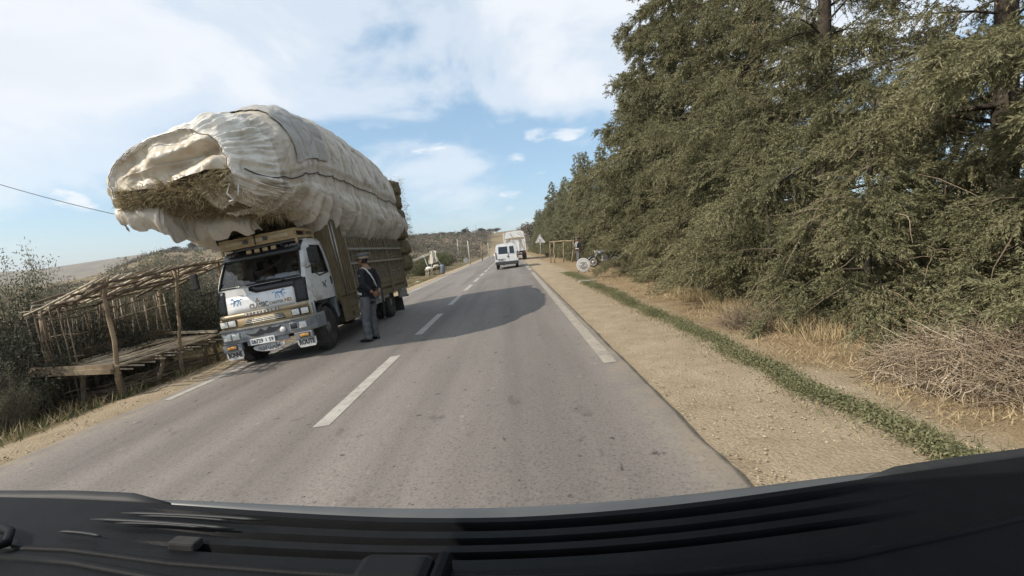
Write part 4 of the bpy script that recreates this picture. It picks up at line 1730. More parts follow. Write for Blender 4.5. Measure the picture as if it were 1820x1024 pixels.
# bed -------------------------------------------------------------------
BU = .97
mb = MB()
mb.box((0, 3.85, .82), (1.9, 5.0, .10))
for s in (-1, 1):
    mb.box((s * BU, 3.9, .74), (.06, 4.9, .12))
    for k, w in enumerate((.93, 1.05)):
        mb.box((s * (BU + .004 * k), 3.95, w), (.035, 4.8, .115))
bed = mb.build('bed', M['wood_bed'], truck, bevel=.006)
for s in (-1, 1):
    mb = MB()
    v = 1.95
    while v < 6.35:
        mb.box((s * BU, v, 1.66), (.034, .062, 1.12))
        v += .155
    for v in (1.95, 3.4, 4.85, 6.32):
        mb.box((s * (BU + .035), v, 1.45), (.05, .07, 1.5))
    mb.build('side_slats', mat('slat_wood', (.235, .195, .13), (.13, .105, .068), 5, rough=.8, bump=.3, bscale=30, stretch=(8, 8, 1)), bed)
    mb = MB()
    for w in (1.93, 1.60):
        mb.bar((s * (BU + .07), 1.95, w), (s * (BU + .07), 6.4, w), .025, .045)
    mb.tube([(s * (BU + .06), 1.42, .95), (s * (BU + .03), 1.40, 2.52)], .018, 8)
    mb.tube([(s * (BU + .04), 1.30, 1.5), (s * (BU + .02), 1.28, 2.52)], .014, 8)
    mb.build('side_rail', mat('rail_metal', (.42, .41, .38), (.28, .26, .23), 9, rough=.35, metal=.6), bed)
    mb = MB()
    for k in range(5):
        mb.box((s * BU, 1.30 + .125 * k, 1.72), (.04, .115, 1.70))
        mb.box((s * (BU + .02), 1.24 + .125 * k + .12, 1.72), (.03, .03, 1.70))
    mb.box((s * BU, 1.58, .66), (.05, .78, .5))
    mb.box((s * (BU + .01), 1.58, .985), (.06, .80, .05))
    mb.build('front_stanchion', M['wood_bed'], bed)
    # lower side: tool box with black plates painting the shade of two square holes, pale tank, skirt boards and lamps
    mb = MB()
    mb.box((s * (BU - .04), 1.66, .60), (.12, .50, .36))
    tb2 = mb.build('tool_box', mat('box_tan', (.30, .235, .14), (.20, .15, .09), 6, rough=.7), truck, bevel=.01)
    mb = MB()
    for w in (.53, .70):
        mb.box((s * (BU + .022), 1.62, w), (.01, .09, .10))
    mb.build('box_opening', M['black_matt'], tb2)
    mb = MB()
    mb.lathe([(0, -.05), (.10, -.05), (.16, -.02), (.17, .02), (.16, .05), (0, .06)], (s * (BU - .02), 2.10, .66), 'x', 20)
    mb.build('tank_end', mat('pale_tank', (.42, .38, .31), (.33, .29, .23), 5, rough=.6), bed)
    mb = MB()
    mb.box((s * (BU - .02), 3.1, .60), (.06, 1.7, .16))
    mb.box((s * (BU + .00), 2.75, .72), (.05, .55, .12))
    mb.box((s * (BU - .02), 5.9, .60), (.06, .85, .32))
    mb.box((s * (BU - .01), 4.0, .64), (.05, .8, .1))
    mb.build('side_guard', mat('guard_grey', (.27, .255, .23), (.18, .165, .145), 6, rough=.6), bed, bevel=.008)
    mb = MB()
    for v in (2.75, 3.5, 5.75, 6.05):
        mb.box((s * (BU + .03), v, .66), (.02, .17, .08))
    mb.build('side_plates', M['sign_grey'], bed)
mb = MB()
for k in range(12):
    mb.box((-.9 + k * .164, 1.24, 1.72), (.155, .04, 1.7))
mb.build('headboard', M['wood_bed'], bed)
mb = MB()
for k in range(12):
    mb.box((-.9 + k * .164, 6.40, 1.5), (.155, .04, 1.3))
tg = mb.build('tailgate', M['wood_bed'], bed)
mb = MB()
mb.box((.8, 6.45, .7), (.2, .05, .1))
mb.box((-.8, 6.45, .7), (.2, .05, .1))
mb.build('tail_lamps', M['red_lamp'], bed)
mb = MB()
mb.prism([(-.98, 6.36, .46), (.98, 6.36, .46), (.98, 6.36, .40), (-.98, 6.36, .40)], (0, .06, 0))
mb.prism([(.70, 5.62, .05), (.98, 5.62, .05), (.98, 5.62, .5), (.70, 5.62, .5)], (0, .015, 0))
mb.prism([(-.98, 5.62, .05), (-.70, 5.62, .05), (-.70, 5.62, .5), (-.98, 5.62, .5)], (0, .015, 0))
mb.build('rear_flaps', M['black_rubber'], bed)

# ------------------------------------------------------------------ the straw load under its tarpaulin
load = empty('straw_load', TRUCK_O, TRUCK_R, 'towering straw load wrapped in a dirty pale tarpaulin, overhanging the lorry cab', 'straw load')
ST = [  # v, uL, uR, top, rope, lowR, lowL
    (-1.06, -1.28, .64, 4.02, 3.34, 3.14, 3.16),
    (-.97, -1.46, .78, 4.16, 3.26, 2.98, 3.06),
    (-.78, -1.58, .93, 4.38, 3.16, 2.84, 2.90),
    (-.50, -1.63, 1.04, 4.56, 3.12, 2.72, 2.74),
    (-.10, -1.60, 1.10, 4.70, 3.14, 2.66, 2.55),
    (.5, -1.52, 1.14, 4.84, 3.26, 2.64, 2.40),
    (1.1, -1.45, 1.16, 4.95, 3.33, 2.46, 2.25),
    (2.0, -1.38, 1.18, 5.02, 3.33, 2.14, 2.15),
    (4.0, -1.32, 1.21, 4.99, 3.24, 2.12, 2.12),
    (5.5, -1.28, 1.22, 4.76, 3.18, 2.11, 2.11),
    (6.5, -1.25, 1.20, 4.48, 3.15, 2.11, 2.11),
    (7.15, -1.20, 1.16, 4.24, 3.14, 2.12, 2.12)]
SA = np.array(ST)


def lsec(v):
    out_ = [np.interp(v, SA[:, 0], SA[:, k]) for k in range(1, 7)]
    # smooth the interpolation a little
    a = [np.interp(v - .18, SA[:, 0], SA[:, k]) for k in range(1, 7)]
    b = [np.interp(v + .18, SA[:, 0], SA[:, k]) for k in range(1, 7)]
    return [(x * 2 + y + z) / 4 for x, y, z in zip(out_, a, b)]


def lpoint(v, th, shrink=0.0):
    """th: 0 = right side at the rope, 90 = crown, 180 = left side; negative = below the rope"""
    uL, uR, top, wr_, lR, lL = lsec(v)
    uc, a = (uL + uR) / 2, (uR - uL) / 2 - shrink
    c, s = math.cos(R_(th)), math.sin(R_(th))
    e_ = 2.5 + .8 * sstep(-.3, 1.0, v)
    u = uc + a * math.copysign(abs(c) ** (2 / (e_ + .2)), c)
    if s >= 0:
        w = wr_ + (top - wr_ - shrink) * abs(s) ** (2 / e_)
        w -= float(np.interp(v, [-1.06, -.8, 0, 1.5, 3], [.15, .46, .54, .28, .10])) * (uR - u) / (uR - uL) * min(1.0, abs(s) * 1.4)
    else:
        lo = lR if c > 0 else lL
        w = wr_ - (wr_ - lo - shrink) * abs(s) ** (2 / 2.6)
    return u, w


def tarp_disp(v, th):
    """outward push of the cloth: straps, sags between them, gathers and wrinkles"""
    p = 0.0
    ph = v / .60
    k = ph - math.floor(ph)
    side = th if th < 90 else 180 - th
    if v > -.35:
        p += .034 * (max(0, math.sin(PI * k)) ** .6 - .5) * sstep(-.35, .3, v)
        jit = .5 + .5 * mnoise.noise((round(ph) * 3.7, th * .02, 0)) * 1.6
        p -= .038 * jit * math.exp(-(min(k, 1 - k) / .030) ** 2)
    if side < 3:   # loose curtain below the rope: deep pleats
        dn = sstep(3, -35, side)
        q = v * 3.1 + .6 * mnoise.noise((v * 2.2, 1.5 if th < 90 else 5.5, 0)) * 2
        p += dn * (.10 * math.sin(q * 2 * PI * .62) + .055 * math.sin(q * 2 * PI * 1.37 + 1.0)) * sstep(-.6, .6, v)
        p += .06 * dn * math.sin(PI * min(1, dn)) 
        p -= .05 * math.exp(-((side + 1) / 4.5) ** 2)
    # gathers of the hood
    g_ = sstep(.05, -.45, v)
    g_ *= .25 + .75 * sstep(-1.06, -.90, v)
    p += g_ * (.040 * mnoise.noise((th * .15, v * 1.3, 2.0)) + .034 * mnoise.noise((th * .36, v * 1.9, 8.0)) + .020 * mnoise.noise((th * .8, v * 2.6, 5.0))) * 1.9
    p += .085 * mnoise.noise((v * .9, th * .03, 3.0)) + .04 * mnoise.noise((v * 1.7, th * .022, 13.0)) + .026 * mnoise.noise((v * 2.6, th * .05, 6.0)) + .016 * mnoise.noise((v * 6, th * .09, 1.0)) + .008 * mnoise.noise((v * 13 + th * .1, th * .25, 4.0))
    p -= .020 * max(0.0, 1 - 5 * abs(mnoise.noise((v * 1.9 + th * .012, th * .035 - v * .5, 21.0)))) ** 2
    p -= .011 * max(0.0, 1 - 5 * abs(mnoise.noise((v * 3.4 - th * .02, th * .06 + v * .8, 31.0)))) ** 2
    return p


def tarp_grid(v0, v1, nv, t0, t1, nt_, extra=0.0, ragged=True):
    g = []
    for v in np.linspace(v0, v1, nv):
        row = []
        for th in np.linspace(t0, t1, nt_):
            tt = th
            if ragged:
                e = .5 + .5 * math.sin(v * 6.3 + 2.2 * mnoise.noise((v * 1.3, 0, 0)))
                if th < 0: tt = th * (.86 + .14 * e)
                if th > 180: tt = 180 + (th - 180) * (.88 + .12 * e)
            u, w = lpoint(v, tt)
            u1, w1 = lpoint(v, tt + 1.5)
            u0, w0 = lpoint(v, tt - 1.5)
            n_ = Vector((w1 - w0, 0, -(u1 - u0)))
            n_ = n_.normalized() if n_.length > 1e-6 else Vector((0, 0, 1))
            d = tarp_disp(v, tt) + extra
            row.append(Vector((u, v, w)) + n_ * d)
        g.append(row)
    return g


mb = MB()
TG = tarp_grid(-1.06, 7.15, 430, -80, 260, 400)
mb.sheet(TG[40:])
tarp = mb.build('tarpaulin', M['tarp'], load, fix=False)
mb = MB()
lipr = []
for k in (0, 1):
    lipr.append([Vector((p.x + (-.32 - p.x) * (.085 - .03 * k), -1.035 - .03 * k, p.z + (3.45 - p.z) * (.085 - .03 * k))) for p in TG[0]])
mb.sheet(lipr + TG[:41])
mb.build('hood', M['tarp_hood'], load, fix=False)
# rim cord of the hood and the long rope along the side
mb = MB()
_uc = -.32
mb.tube([p + Vector(((_uc - p.x) * .05, -.028, (3.5 - p.z) * .05)) for p in TG[0][30:370:3]], .0055, 5)
for (ta, tb3) in ((1, 0), (179, 0)):
    pts = []
    for v in np.linspace(-.9, 7.1, 120):
        q = v * 1.55 + .4
        u, w = lpoint(v, ta)
        sag = -.05 * abs(math.sin(q * PI)) ** .7 + .02
        dd_ = tarp_disp(v, ta) + .022
        pts.append(Vector((u + (dd_ if ta < 90 else -dd_), v, w + sag)))
    mb.tube(pts, .011, 5)
mb.build('rope', M['rope'], load)
# a second sheet laid over the top near the front, its hem hanging short of the rope
mb = MB()
g = tarp_grid(.15, 1.55, 60, 6, 150, 150, .035, False)
mb.sheet(g)
mb.build('tarp_patch', mat('patch_grey', (.40, .38, .34), (.33, .31, .28), 2, rough=.5, bump=.4, bscale=6, bdist=.04), load, fix=False)
# face sheet, drawn back inside the hood
_rim = sorted(lpoint(-1.06, th) for th in np.linspace(0, 180, 91))
RIMU = [p[0] for p in _rim]
RIMW = [p[1] for p in _rim]
mb = MB()
g = []
for i, a in enumerate(np.linspace(0, 1, 110)):
    row = []
    # left to right
    uu = -1.268 + a * 1.896
    topw = float(np.interp(uu, RIMU, RIMW)) - .012
    botw = np.interp(uu, [-1.25, -1.03, -.61, -.17, .3, .61], [3.30, 3.26, 3.22, 3.27, 3.33, 3.30])
    for j, b in enumerate(np.linspace(0, 1, 60)):
        w = topw + (botw - topw) * b
        d = .10 * mnoise.noise((uu * 1.7, w * 1.9, 4.2)) + .10 * (.35 - abs(mnoise.noise((uu * 2.2 + w * 1.2, w * 2.0 - uu * .8, 9.0)))) + .05 * (.3 - abs(mnoise.noise((uu * 5 - w * 3, w * 4 + uu * 2, 2.0)))) + .012 * mnoise.noise((uu * 13, w * 11, 1.0))
        # a pocket sagging inward to the right
        cx_ = .12 + (w - 3.45) * .55
        d += .17 * math.exp(-((w - (3.42 + .30 * (uu + .5) * .75)) / .10) ** 2) * sstep(-.6, -.2, uu) * (1 - sstep(.45, .62, uu))
        d -= .10 * math.exp(-((w - (3.66 + .22 * (uu + .3))) / .12) ** 2) * sstep(-1.2, -.8, uu)
        edge_ = min(1, a * 9, (1 - a) * 9) * min(1, b * 4)
        row.append(Vector((uu, -1.04 + d * edge_ - .06 * edge_ * (b > .6), w)))
    g.append(row)
mb.sheet(g)
mb.build('face_sheet', M['tarp_front'], load, fix=False)
# curtain of tarp hanging under the left of the overhang
mb = MB()
plan = [(-1.60, -.55, 2.98, 2.74), (-1.45, -.86, 3.12, 2.86), (-1.2, -.97, 3.10, 2.72), (-.95, -.97, 3.08, 2.62), (-.70, -.93, 3.03, 2.56), (-.66, -.86, 2.98, 2.40), (-.64, -.55, 2.92, 2.42), (-.60, -.30, 2.86, 2.44), (-.35, -.22, 2.82, 2.38), (-.05, -.15, 2.80, 2.44), (.16, .0, 2.78, 2.38), (.22, .2, 2.75, 2.48)]
pl_ = np.array(plan)
tt_ = np.linspace(0, len(plan) - 1, 130)
g = []
for t_ in tt_:
    u, v, wt, wb = [np.interp(t_, range(len(plan)), pl_[:, k]) for k in range(4)]
    wb += .04 * math.sin(t_ * 4.4) + .03 * mnoise.noise((t_ * 3, 0, 0))
    row = []
    for b in np.linspace(0, 1, 24):
        d = .05 * mnoise.noise((t_ * 1.6, b * 1.2, 3.0)) + .025 * mnoise.noise((t_ * 5, b * 2, 1.0))
        belly = .10 * math.sin(PI * b)
        row.append(Vector((u + d, v - belly + d, wt + (wb - wt) * b)))
    g.append(row)
mb.sheet(g)
mb.build('hanging_flap', M['tarp'], load, fix=False)

# straw body -----------------------------------------------------------------
mb = MB()
g = []
for v in np.linspace(-.80, 7.2, 88):
    row = []
    for th in np.linspace(-89, 269, 70):
        vv = max(-.80, min(7.1, v))
        u, w = lpoint(vv, th, .13)
        uL, uR, top, wr_, lR, lL = lsec(vv)
        lo = np.interp(v, [-1.0, -.8, -.2, .3, 1.2, 1.35], [3.12, 2.98, 2.84, 2.74, 2.62, 2.60])
        if v > 1.3: lo = 2.3
        if w < wr_:
            k = (w - wr_) / (min(lR, lL) - wr_ + 1e-6)
            w = wr_ + (lo - wr_) * min(1.0, max(0.0, k))
        n_ = .06 * mnoise.noise((u * 2.4, v * 2.4, w * 2.4)) + .035 * mnoise.noise((u * 7, v * 7, w * 7))
        cv = .5 + .5 * math.cos(v * 2 * PI / .48)
        row.append(Vector((u * (1 + n_ * .4), v + n_, w - .03 * cv ** 6 + n_)))
    g.append(row)
mb.sheet(g)
for row in (g[0], g[-1]):
    c = sum(row, Vector()) / len(row)
    n0 = len(row)
    mb.add([c] + row, [(0, i + 1, (i + 1) % n0 + 1) for i in range(n0)], True)
straw = mb.build('straw_body', M['straw'], load, fix=False)
# the bed full of straw and bales bulging at the rear
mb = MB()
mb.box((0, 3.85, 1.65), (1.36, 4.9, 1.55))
mb.build('straw_in_bed', mat('shaded_straw', (.075, .06, .034), (.035, .028, .016), 9, rough=.95, bump=.8, bscale=50, bdist=.03), load)  # straw coloured dark to paint the shade behind the slats


def lumpy(c, sz, seed, par, name='bale'):
    mb = MB()
    g = []
    for a in np.linspace(-PI / 2, PI / 2, 15):
        row = []
        for b in np.linspace(0, 2 * PI, 25)[:-1]:
            x, y, z = math.cos(a) * math.cos(b), math.cos(a) * math.sin(b), math.sin(a)
            f_ = lambda q: math.copysign(abs(q) ** .45, q)
            p = Vector((f_(x), f_(y), f_(z)))
            n_ = 1 + .12 * mnoise.noise((x * 2 + seed, y * 2, z * 2)) + .07 * mnoise.noise((x * 6, y * 6 + seed, z * 6))
            row.append(Vector((c[0] + p.x * sz[0] / 2 * n_, c[1] + p.y * sz[1] / 2 * n_, c[2] + p.z * sz[2] / 2 * n_)))
        g.append(row)
    mb.sheet(g, closed_u=True)
    return mb.build(name, M['straw'], par)


i = 0
for w in (1.45, 1.95, 2.45, 2.95, 3.42, 3.85):
    for u in (-.85, 0, .85):
        jx = .08 * math.sin(i * 2.3)
        lumpy((u * .86 + .08 + jx * .6, 6.82 + .06 * math.sin(i * 1.7), w), (.84, .75, .52), i, load)
        i += 1

LUMPS = []
for k, (u, v, w, sx) in enumerate(((-.92, -.72, 3.10, .72), (-.28, -.74, 3.13, .66), (.30, -.72, 3.20, .60), (-.55, -.62, 3.0, .9), (.1, -.40, 2.95, .9))):
    LUMPS.append(lumpy((u, v, w), (sx, .56, .40), 40 + k, load))
# loose straw ends
rng = np.random.default_rng(77)
PP, DD = [], []


def sprout(n, f, d, sp=.5):
    P_ = np.array([f() for _ in range(n)])
    PP.append(P_)
    DD.append(np.array(d) + rng.normal(0, sp, (n, 3)))


sprout(4200, lambda: (rng.uniform(-1.25, .62), -1.0 + rng.normal(0, .04), rng.uniform(3.02, 3.34) - .05 * abs(mnoise.noise((rng.random() * 3, 0, 0)))), (0, -.9, -.45), .42)
sprout(1500, lambda: (rng.uniform(-.7, .75), rng.uniform(-1.0, .1), 2.95 + rng.uniform(-.08, .08)), (0, -.3, -.7), .6)
sprout(1900, lambda: (rng.uniform(-.9, 1.0), rng.uniform(-.2, 1.1), 2.72 + rng.uniform(-.1, .06)), (0, -.4, -.7), .6)
sprout(1500, lambda: (rng.uniform(-.1, .85), rng.uniform(-.55, -.05), rng.uniform(2.72, 3.05)), (0.2, -.7, -.3), .5)
for w in np.linspace(1.3, 4.0, 7):
    sprout(260, lambda: (rng.uniform(.7, 1.32), rng.uniform(6.75, 7.45), w + rng.uniform(-.25, .25)), (.8, .1, 0), .6)
for _ in range(14):
    sprout(60, lambda: (rng.uniform(.88, .94), rng.uniform(2, 6.3), rng.uniform(1.1, 2.2)), (1, 0, -.1), .5)
LUMPS.append(straw)
for ob_ in LUMPS:
    me_ = ob_.data
    co_ = np.empty(len(me_.vertices) * 3); me_.vertices.foreach_get('co', co_); co_ = co_.reshape(-1, 3)
    no_ = np.empty(len(me_.vertices) * 3); me_.vertices.foreach_get('normal', no_); no_ = no_.reshape(-1, 3)
    sel = np.where((co_[:, 1] < 1.4) & (co_[:, 2] < 3.45))[0]
    if len(sel) == 0: continue
    ix = rng.choice(sel, 2600 if ob_ is straw else 700)
    ctr = co_.mean(0) if ob_ is not straw else np.array([-.3, 0, 3.4])
    nn_ = unit(co_[ix] - ctr) if ob_ is not straw else np.stack([np.zeros(len(ix)), np.full(len(ix), -.25), np.full(len(ix), -.9)], -1)
    PP.append(co_[ix] + rng.normal(0, .03, (len(ix), 3)) - nn_ * .03)
    DD.append(nn_ + rng.normal(0, .6, (len(ix), 3)))
P, D = np.concatenate(PP), np.concatenate(DD)
Vv, Ff = leaves(P, D, .14, .011)
link('loose_straw', np_mesh('loose_straw', Vv, Ff, M['straw_blade']), load)['kind'] = 'stuff'
mb = MB()
mb.tube([(.58, -1.08, 3.06), (.52, -1.1, 2.92), (.60, -1.1, 2.80)], .012, 5)
mb.tube([(.50, -1.06, 2.80), (.60, -1.1, 2.80)], .014, 5)
mb.tube([(.68, -1.02, 3.04), (.66, -1.06, 2.86)], .012, 5)
mb.build('rope_ends', M['webbing'], load)

# ================================================================== PEOPLE
def skinned(name, joints, edges, m, parent, root=0, sub=2, rough=0.0):
    """a body grown round a skeleton: joints = (x, y, z, rx, ry)"""
    me = bpy.data.meshes.new(name)
    me.from_pydata([j[:3] for j in joints], edges, [])
    me.update()
    o = bpy.data.objects.new(name, me)
    col.objects.link(o)
    sk = o.modifiers.new('skin', 'SKIN')
    if not me.skin_vertices:
        return o
    for i, j in enumerate(joints):
        me.skin_vertices[0].data[i].radius = (j[3], j[4] if len(j) > 4 else j[3])
        me.skin_vertices[0].data[i].use_root = (i == root)
    ss = o.modifiers.new('sub', 'SUBSURF')
    ss.levels = sub
    ss.render_levels = sub
    dg = bpy.context.evaluated_depsgraph_get()
    nm = bpy.data.meshes.new_from_object(o.evaluated_get(dg))
    bpy.data.objects.remove(o)
    nm.name = name
    nm.polygons.foreach_set('use_smooth', np.ones(len(nm.polygons), dtype=bool))
    nm.materials.clear()
    nm.materials.append(m)
    if rough:
        k = len(nm.vertices)
        nm.calc_loop_triangles()
        for v in nm.vertices:
            c_ = v.co
            d_ = mnoise.noise((c_.x * 7, c_.y * 7, c_.z * 11)) * .6 + mnoise.noise((c_.x * 15, c_.y * 15, c_.z * 22)) * .4
            v.co = c_ + v.normal * d_ * rough
    r = link(name, nm, parent)
    return r


def head_into(mb, c, yaw=0.0, s=1.0):
    """a head with brow, nose, lips, chin and ears; faces +y"""
    Rm = Matrix.Rotation(yaw, 3, 'Z')
    g = []
    nl, nk = 26, 32
    for i in range(nl):
        a = -PI / 2 + PI * i / (nl - 1)
        row = []
        for k in range(nk):
            b = 2 * PI * k / nk
            x, y, z = math.cos(a) * math.sin(b), math.cos(a) * math.cos(b), math.sin(a)
            px, py, pz = x * .076, y * .098, z * .118
            if z < -.1:                      # jaw narrows, chin stays forward
                t = min(1, (-z - .1) / .9)
                px *= 1 - .32 * t
                py *= 1 - .25 * t if y < 0 else 1 - .06 * t
                py += .012 * t
            if y > 0:
                fx = abs(px)
                nose = math.exp(-(px / .013) ** 2) * math.exp(-((pz + .010) / .020) ** 2) * .026
                bridge = math.exp(-(px / .011) ** 2) * math.exp(-((pz - .020) / .022) ** 2) * .013
                brow = math.exp(-((pz - .034) / .010) ** 2) * math.exp(-(px / .05) ** 2) * .007
                eye = -math.exp(-((fx - .030) / .014) ** 2) * math.exp(-((pz - .014) / .010) ** 2) * .010
                lip = math.exp(-(px / .022) ** 2) * (math.exp(-((pz + .048) / .006) ** 2) + math.exp(-((pz + .062) / .007) ** 2)) * .007
                chin = math.exp(-(px / .02) ** 2) * math.exp(-((pz + .095) / .014) ** 2) * .008
                py += (nose + bridge + brow + eye + lip + chin) * min(1, y * 1.6)
            row.append(Vector(c) + Rm @ (Vector((px, py, pz)) * s))
        g.append(row)
    mb.sheet(g, closed_u=True)
    for sg in (-1, 1):
        p = [(sg * .074, -.012, .026), (sg * .086, -.020, .018), (sg * .086, -.018, -.006), (sg * .075, -.006, -.024)]
        mb.tube([Vector(c) + Rm @ (Vector(q) * s) for q in p], [.010 * s, .014 * s, .012 * s, .007 * s], 6)


def hand_into(mb, wrist, d, palm_n, s=1.0, curl=.5, side=1):
    """palm, four unequal bent fingers and a thumb leaving the side of the palm"""
    d = Vector(d).normalized()
    n_ = Vector(palm_n)
    n_ = (n_ - n_.dot(d) * d).normalized()
    x = d.cross(n_) * side
    w = Vector(wrist)
    g = []
    for t, hw, th in ((0, .026, .019), (.3, .034, .018), (.7, .041, .015), (1.0, .040, .012)):
        c = w + d * (.092 * t) * s
        g.append([c + (x * hw * math.cos(a) + n_ * th * math.sin(a)) * s for a in np.linspace(0, 2 * PI, 11)[:-1]])
    mb.sheet(g, closed_u=True)
    for k, (off, ln) in enumerate(((-.030, .060), (-.010, .072), (.011, .076), (.030, .068))):
        p = w + (d * .085 + x * off) * s
        q = [p]
        dd = d.copy()
        for f_ in (.42, .33, .25):
            dd = (dd * math.cos(curl) + n_ * math.sin(curl)).normalized()
            q.append(q[-1] + dd * ln * f_ * s)
        mb.tube(q, [.0095 * s, .0088 * s, .0078 * s, .006 * s], 6)
    p = w + (d * .03 + x * .030) * s
    q = [p, p + (x * .026 + d * .022 + n_ * .008) * s, p + (x * .034 + d * .048 + n_ * .018) * s, p + (x * .030 + d * .068 + n_ * .026) * s]
    mb.tube(q, [.013 * s, .011 * s, .009 * s, .007 * s], 6)


def shoe_into(mb, heel, fwd, s=1.0):
    f = Vector(fwd).normalized()
    r = f.cross(Vector((0, 0, 1)))
    h = Vector(heel)
    g = []
    for t, hw, hh in ((-.07, .02, .05), (-.055, .034, .085), (0, .038, .10), (.06, .040, .085), (.12, .046, .06), (.18, .045, .045), (.215, .026, .03)):
        c = h + f * t * s
        g.append([c + (r * hw * math.cos(a) + Vector((0, 0, 1)) * (hh * (.5 + .5 * math.sin(a)))) * s for a in np.linspace(0, 2 * PI, 13)[:-1]])
    mb.sheet(g, closed_u=True)
    mb.add(g[0], [tuple(range(12))])
    mb.add(g[-1], [tuple(range(12))])


# the officer by the truck: stands in profile, hands clasped behind the back
cop = empty('person', (-2.98, 9.42, -.203), (0, 0, R_(70)), 'man in navy uniform jacket, peaked cap and white crossbelt standing beside the lorry', 'person')
LA = [(-.19, -.02, 1.45), (-.255, -.09, 1.17), (-.10, -.215, .99)]
RA = [(.19, -.02, 1.45), (.255, -.10, 1.17), (.09, -.225, 1.00)]
J = [(0, 0, .96, .10, .085), (0, .01, 1.12, .11, .09), (0, .0, 1.30, .14, .10), (0, -.02, 1.44, .08, .07), (0, 0, 1.53, .052, .052), (0, .02, 1.60, .055),
     (-.10, 0, .90, .085), (-.11, .02, .50, .055), (-.115, -.02, .09, .04), (.10, 0, .90, .085), (.115, .03, .50, .055), (.13, -.01, .09, .04),
     (*LA[0], .058), (*LA[1], .043), (*LA[2], .028), (*RA[0], .058), (*RA[1], .043), (*RA[2], .028)]
E_ = [(0, 1), (1, 2), (2, 3), (3, 4), (4, 5), (0, 6), (6, 7), (7, 8), (0, 9), (9, 10), (10, 11), (3, 12), (12, 13), (13, 14), (3, 15), (15, 16), (16, 17)]
body = skinned('body', J, E_, M['skin'], cop)
mb = MB()
head_into(mb, (0, .045, 1.645), R_(4))
hand_into(mb, (-.10, -.215, .99), (.75, -.18, -.25), (.1, 1, .2), 1.0, .45, -1)
hand_into(mb, (.09, -.225, 1.00), (-.75, -.2, -.25), (-.1, 1, .2), 1.0, .45, 1)
# head and hands join the body mesh
hm_ = mb.build('head_and_hands', M['skin'], None)
bmj = bmesh.new()
bmj.from_mesh(body.data)
bmj.from_mesh(hm_.data)
bmj.to_mesh(body.data)
bmj.free()
bpy.data.objects.remove(hm_)
JK = [(0, .005, .76, .19, .15), (0, .005, .95, .172, .135), (0, .01, 1.10, .150, .120), (0, .005, 1.28, .175, .130), (0, -.02, 1.42, .115, .085), (0, -.008, 1.495, .062, .060),
      (LA[0][0] + .0, LA[0][1], LA[0][2] - .01, .082, .08), ((LA[0][0] + LA[1][0]) / 2, (LA[0][1] + LA[1][1]) / 2, 1.31, .070), (*LA[1], .062), (LA[2][0] - .035, LA[2][1] + .03, 1.03, .048),
      (RA[0][0], RA[0][1], RA[0][2] - .01, .082, .08), ((RA[0][0] + RA[1][0]) / 2, (RA[0][1] + RA[1][1]) / 2, 1.31, .070), (*RA[1], .062), (RA[2][0] + .035, RA[2][1] + .03, 1.04, .048)]
skinned('jacket', JK, [(0, 1), (1, 2), (2, 3), (3, 4), (4, 5), (4, 6), (6, 7), (7, 8), (8, 9), (4, 10), (10, 11), (11, 12), (12, 13)], M['navy'], cop, 1, 3, .014)
TR = [(0, 0, .98, .160, .128), (-.085, .005, .84, .115, .115), (-.11, .025, .48, .088, .092), (-.118, -.01, .10, .080, .088), (-.118, .0, .05, .085, .092),
      (.085, .005, .84, .115, .115), (.118, .035, .48, .088, .092), (.135, .0, .10, .080, .088), (.135, .01, .05, .085, .092)]
skinned('trousers', TR, [(0, 1), (1, 2), (2, 3), (3, 4), (0, 5), (5, 6), (6, 7), (7, 8)], M['trouser'], cop, 0, 3, .026)
for x, y in ((-.118, -.02), (.135, -.01)):
    mb = MB()
    shoe_into(mb, (x, y - .01, 0), (.12 if x > 0 else -.12, 1, 0))
    mb.build('shoe', M['black_gloss'], cop)
# cap
mb = MB()
cc = Vector((0, .03, 1.705))
mb.lathe([(.096, -.02), (.098, .03), (.104, .035), (.128, .072), (.126, .086), (.10, .094), (0, .098)], (0, 0, 0), 'z', 28)
Rt = Matrix.Rotation(R_(-5), 3, 'X')
mb.v = [tuple(Rt @ Vector((p[0], p[1] * 1.12, p[2])) + cc) for p in mb.v]
cap = mb.build('cap', M['cap_grey'], cop)
mb = MB()
mb.lathe([(.0985, -.022), (.1005, -.02), (.1005, .016), (.0985, .018)], (0, 0, 0), 'z', 28)
mb.v = [tuple(Rt @ Vector((p[0], p[1] * 1.12, p[2])) + cc) for p in mb.v]
mb.build('cap_band', M['cap_band'], cap)
mb = MB()
g = []
for a in np.linspace(-1.05, 1.05, 13):
    g.append([cc + Rt @ Vector((math.sin(a) * (.097 + t * .055 * math.cos(a)), math.cos(a) * (.108 + t * .062 * math.cos(a) ** .5), -.018 - t * .022)) for t in (0, .5, 1)])
mb.sheet(g)
mb.build('cap_visor', M['black_gloss'], cap, solid=.006)
mb = MB()   # short dark hair under the cap
g = []
for a in np.linspace(.35, PI * 2 - .35 - 0, 22):
    aa = a + PI / 2 - PI / 2
    x, y = math.sin(aa), math.cos(aa)
    g.append([Vector((0, .045, 1.645)) + Vector((x * .0795 * (1 - .1 * k), y * .102 * (1 - .1 * k) , .05 - .095 * k * (1.0 if y < .1 else .35))) for k in np.linspace(0, 1, 5)])
mb.sheet(g)
mb.build('hair', M['hair'], cop, solid=.006)
# crossbelt and waist belt


def belt_pts(z0, z1, front):
    pass


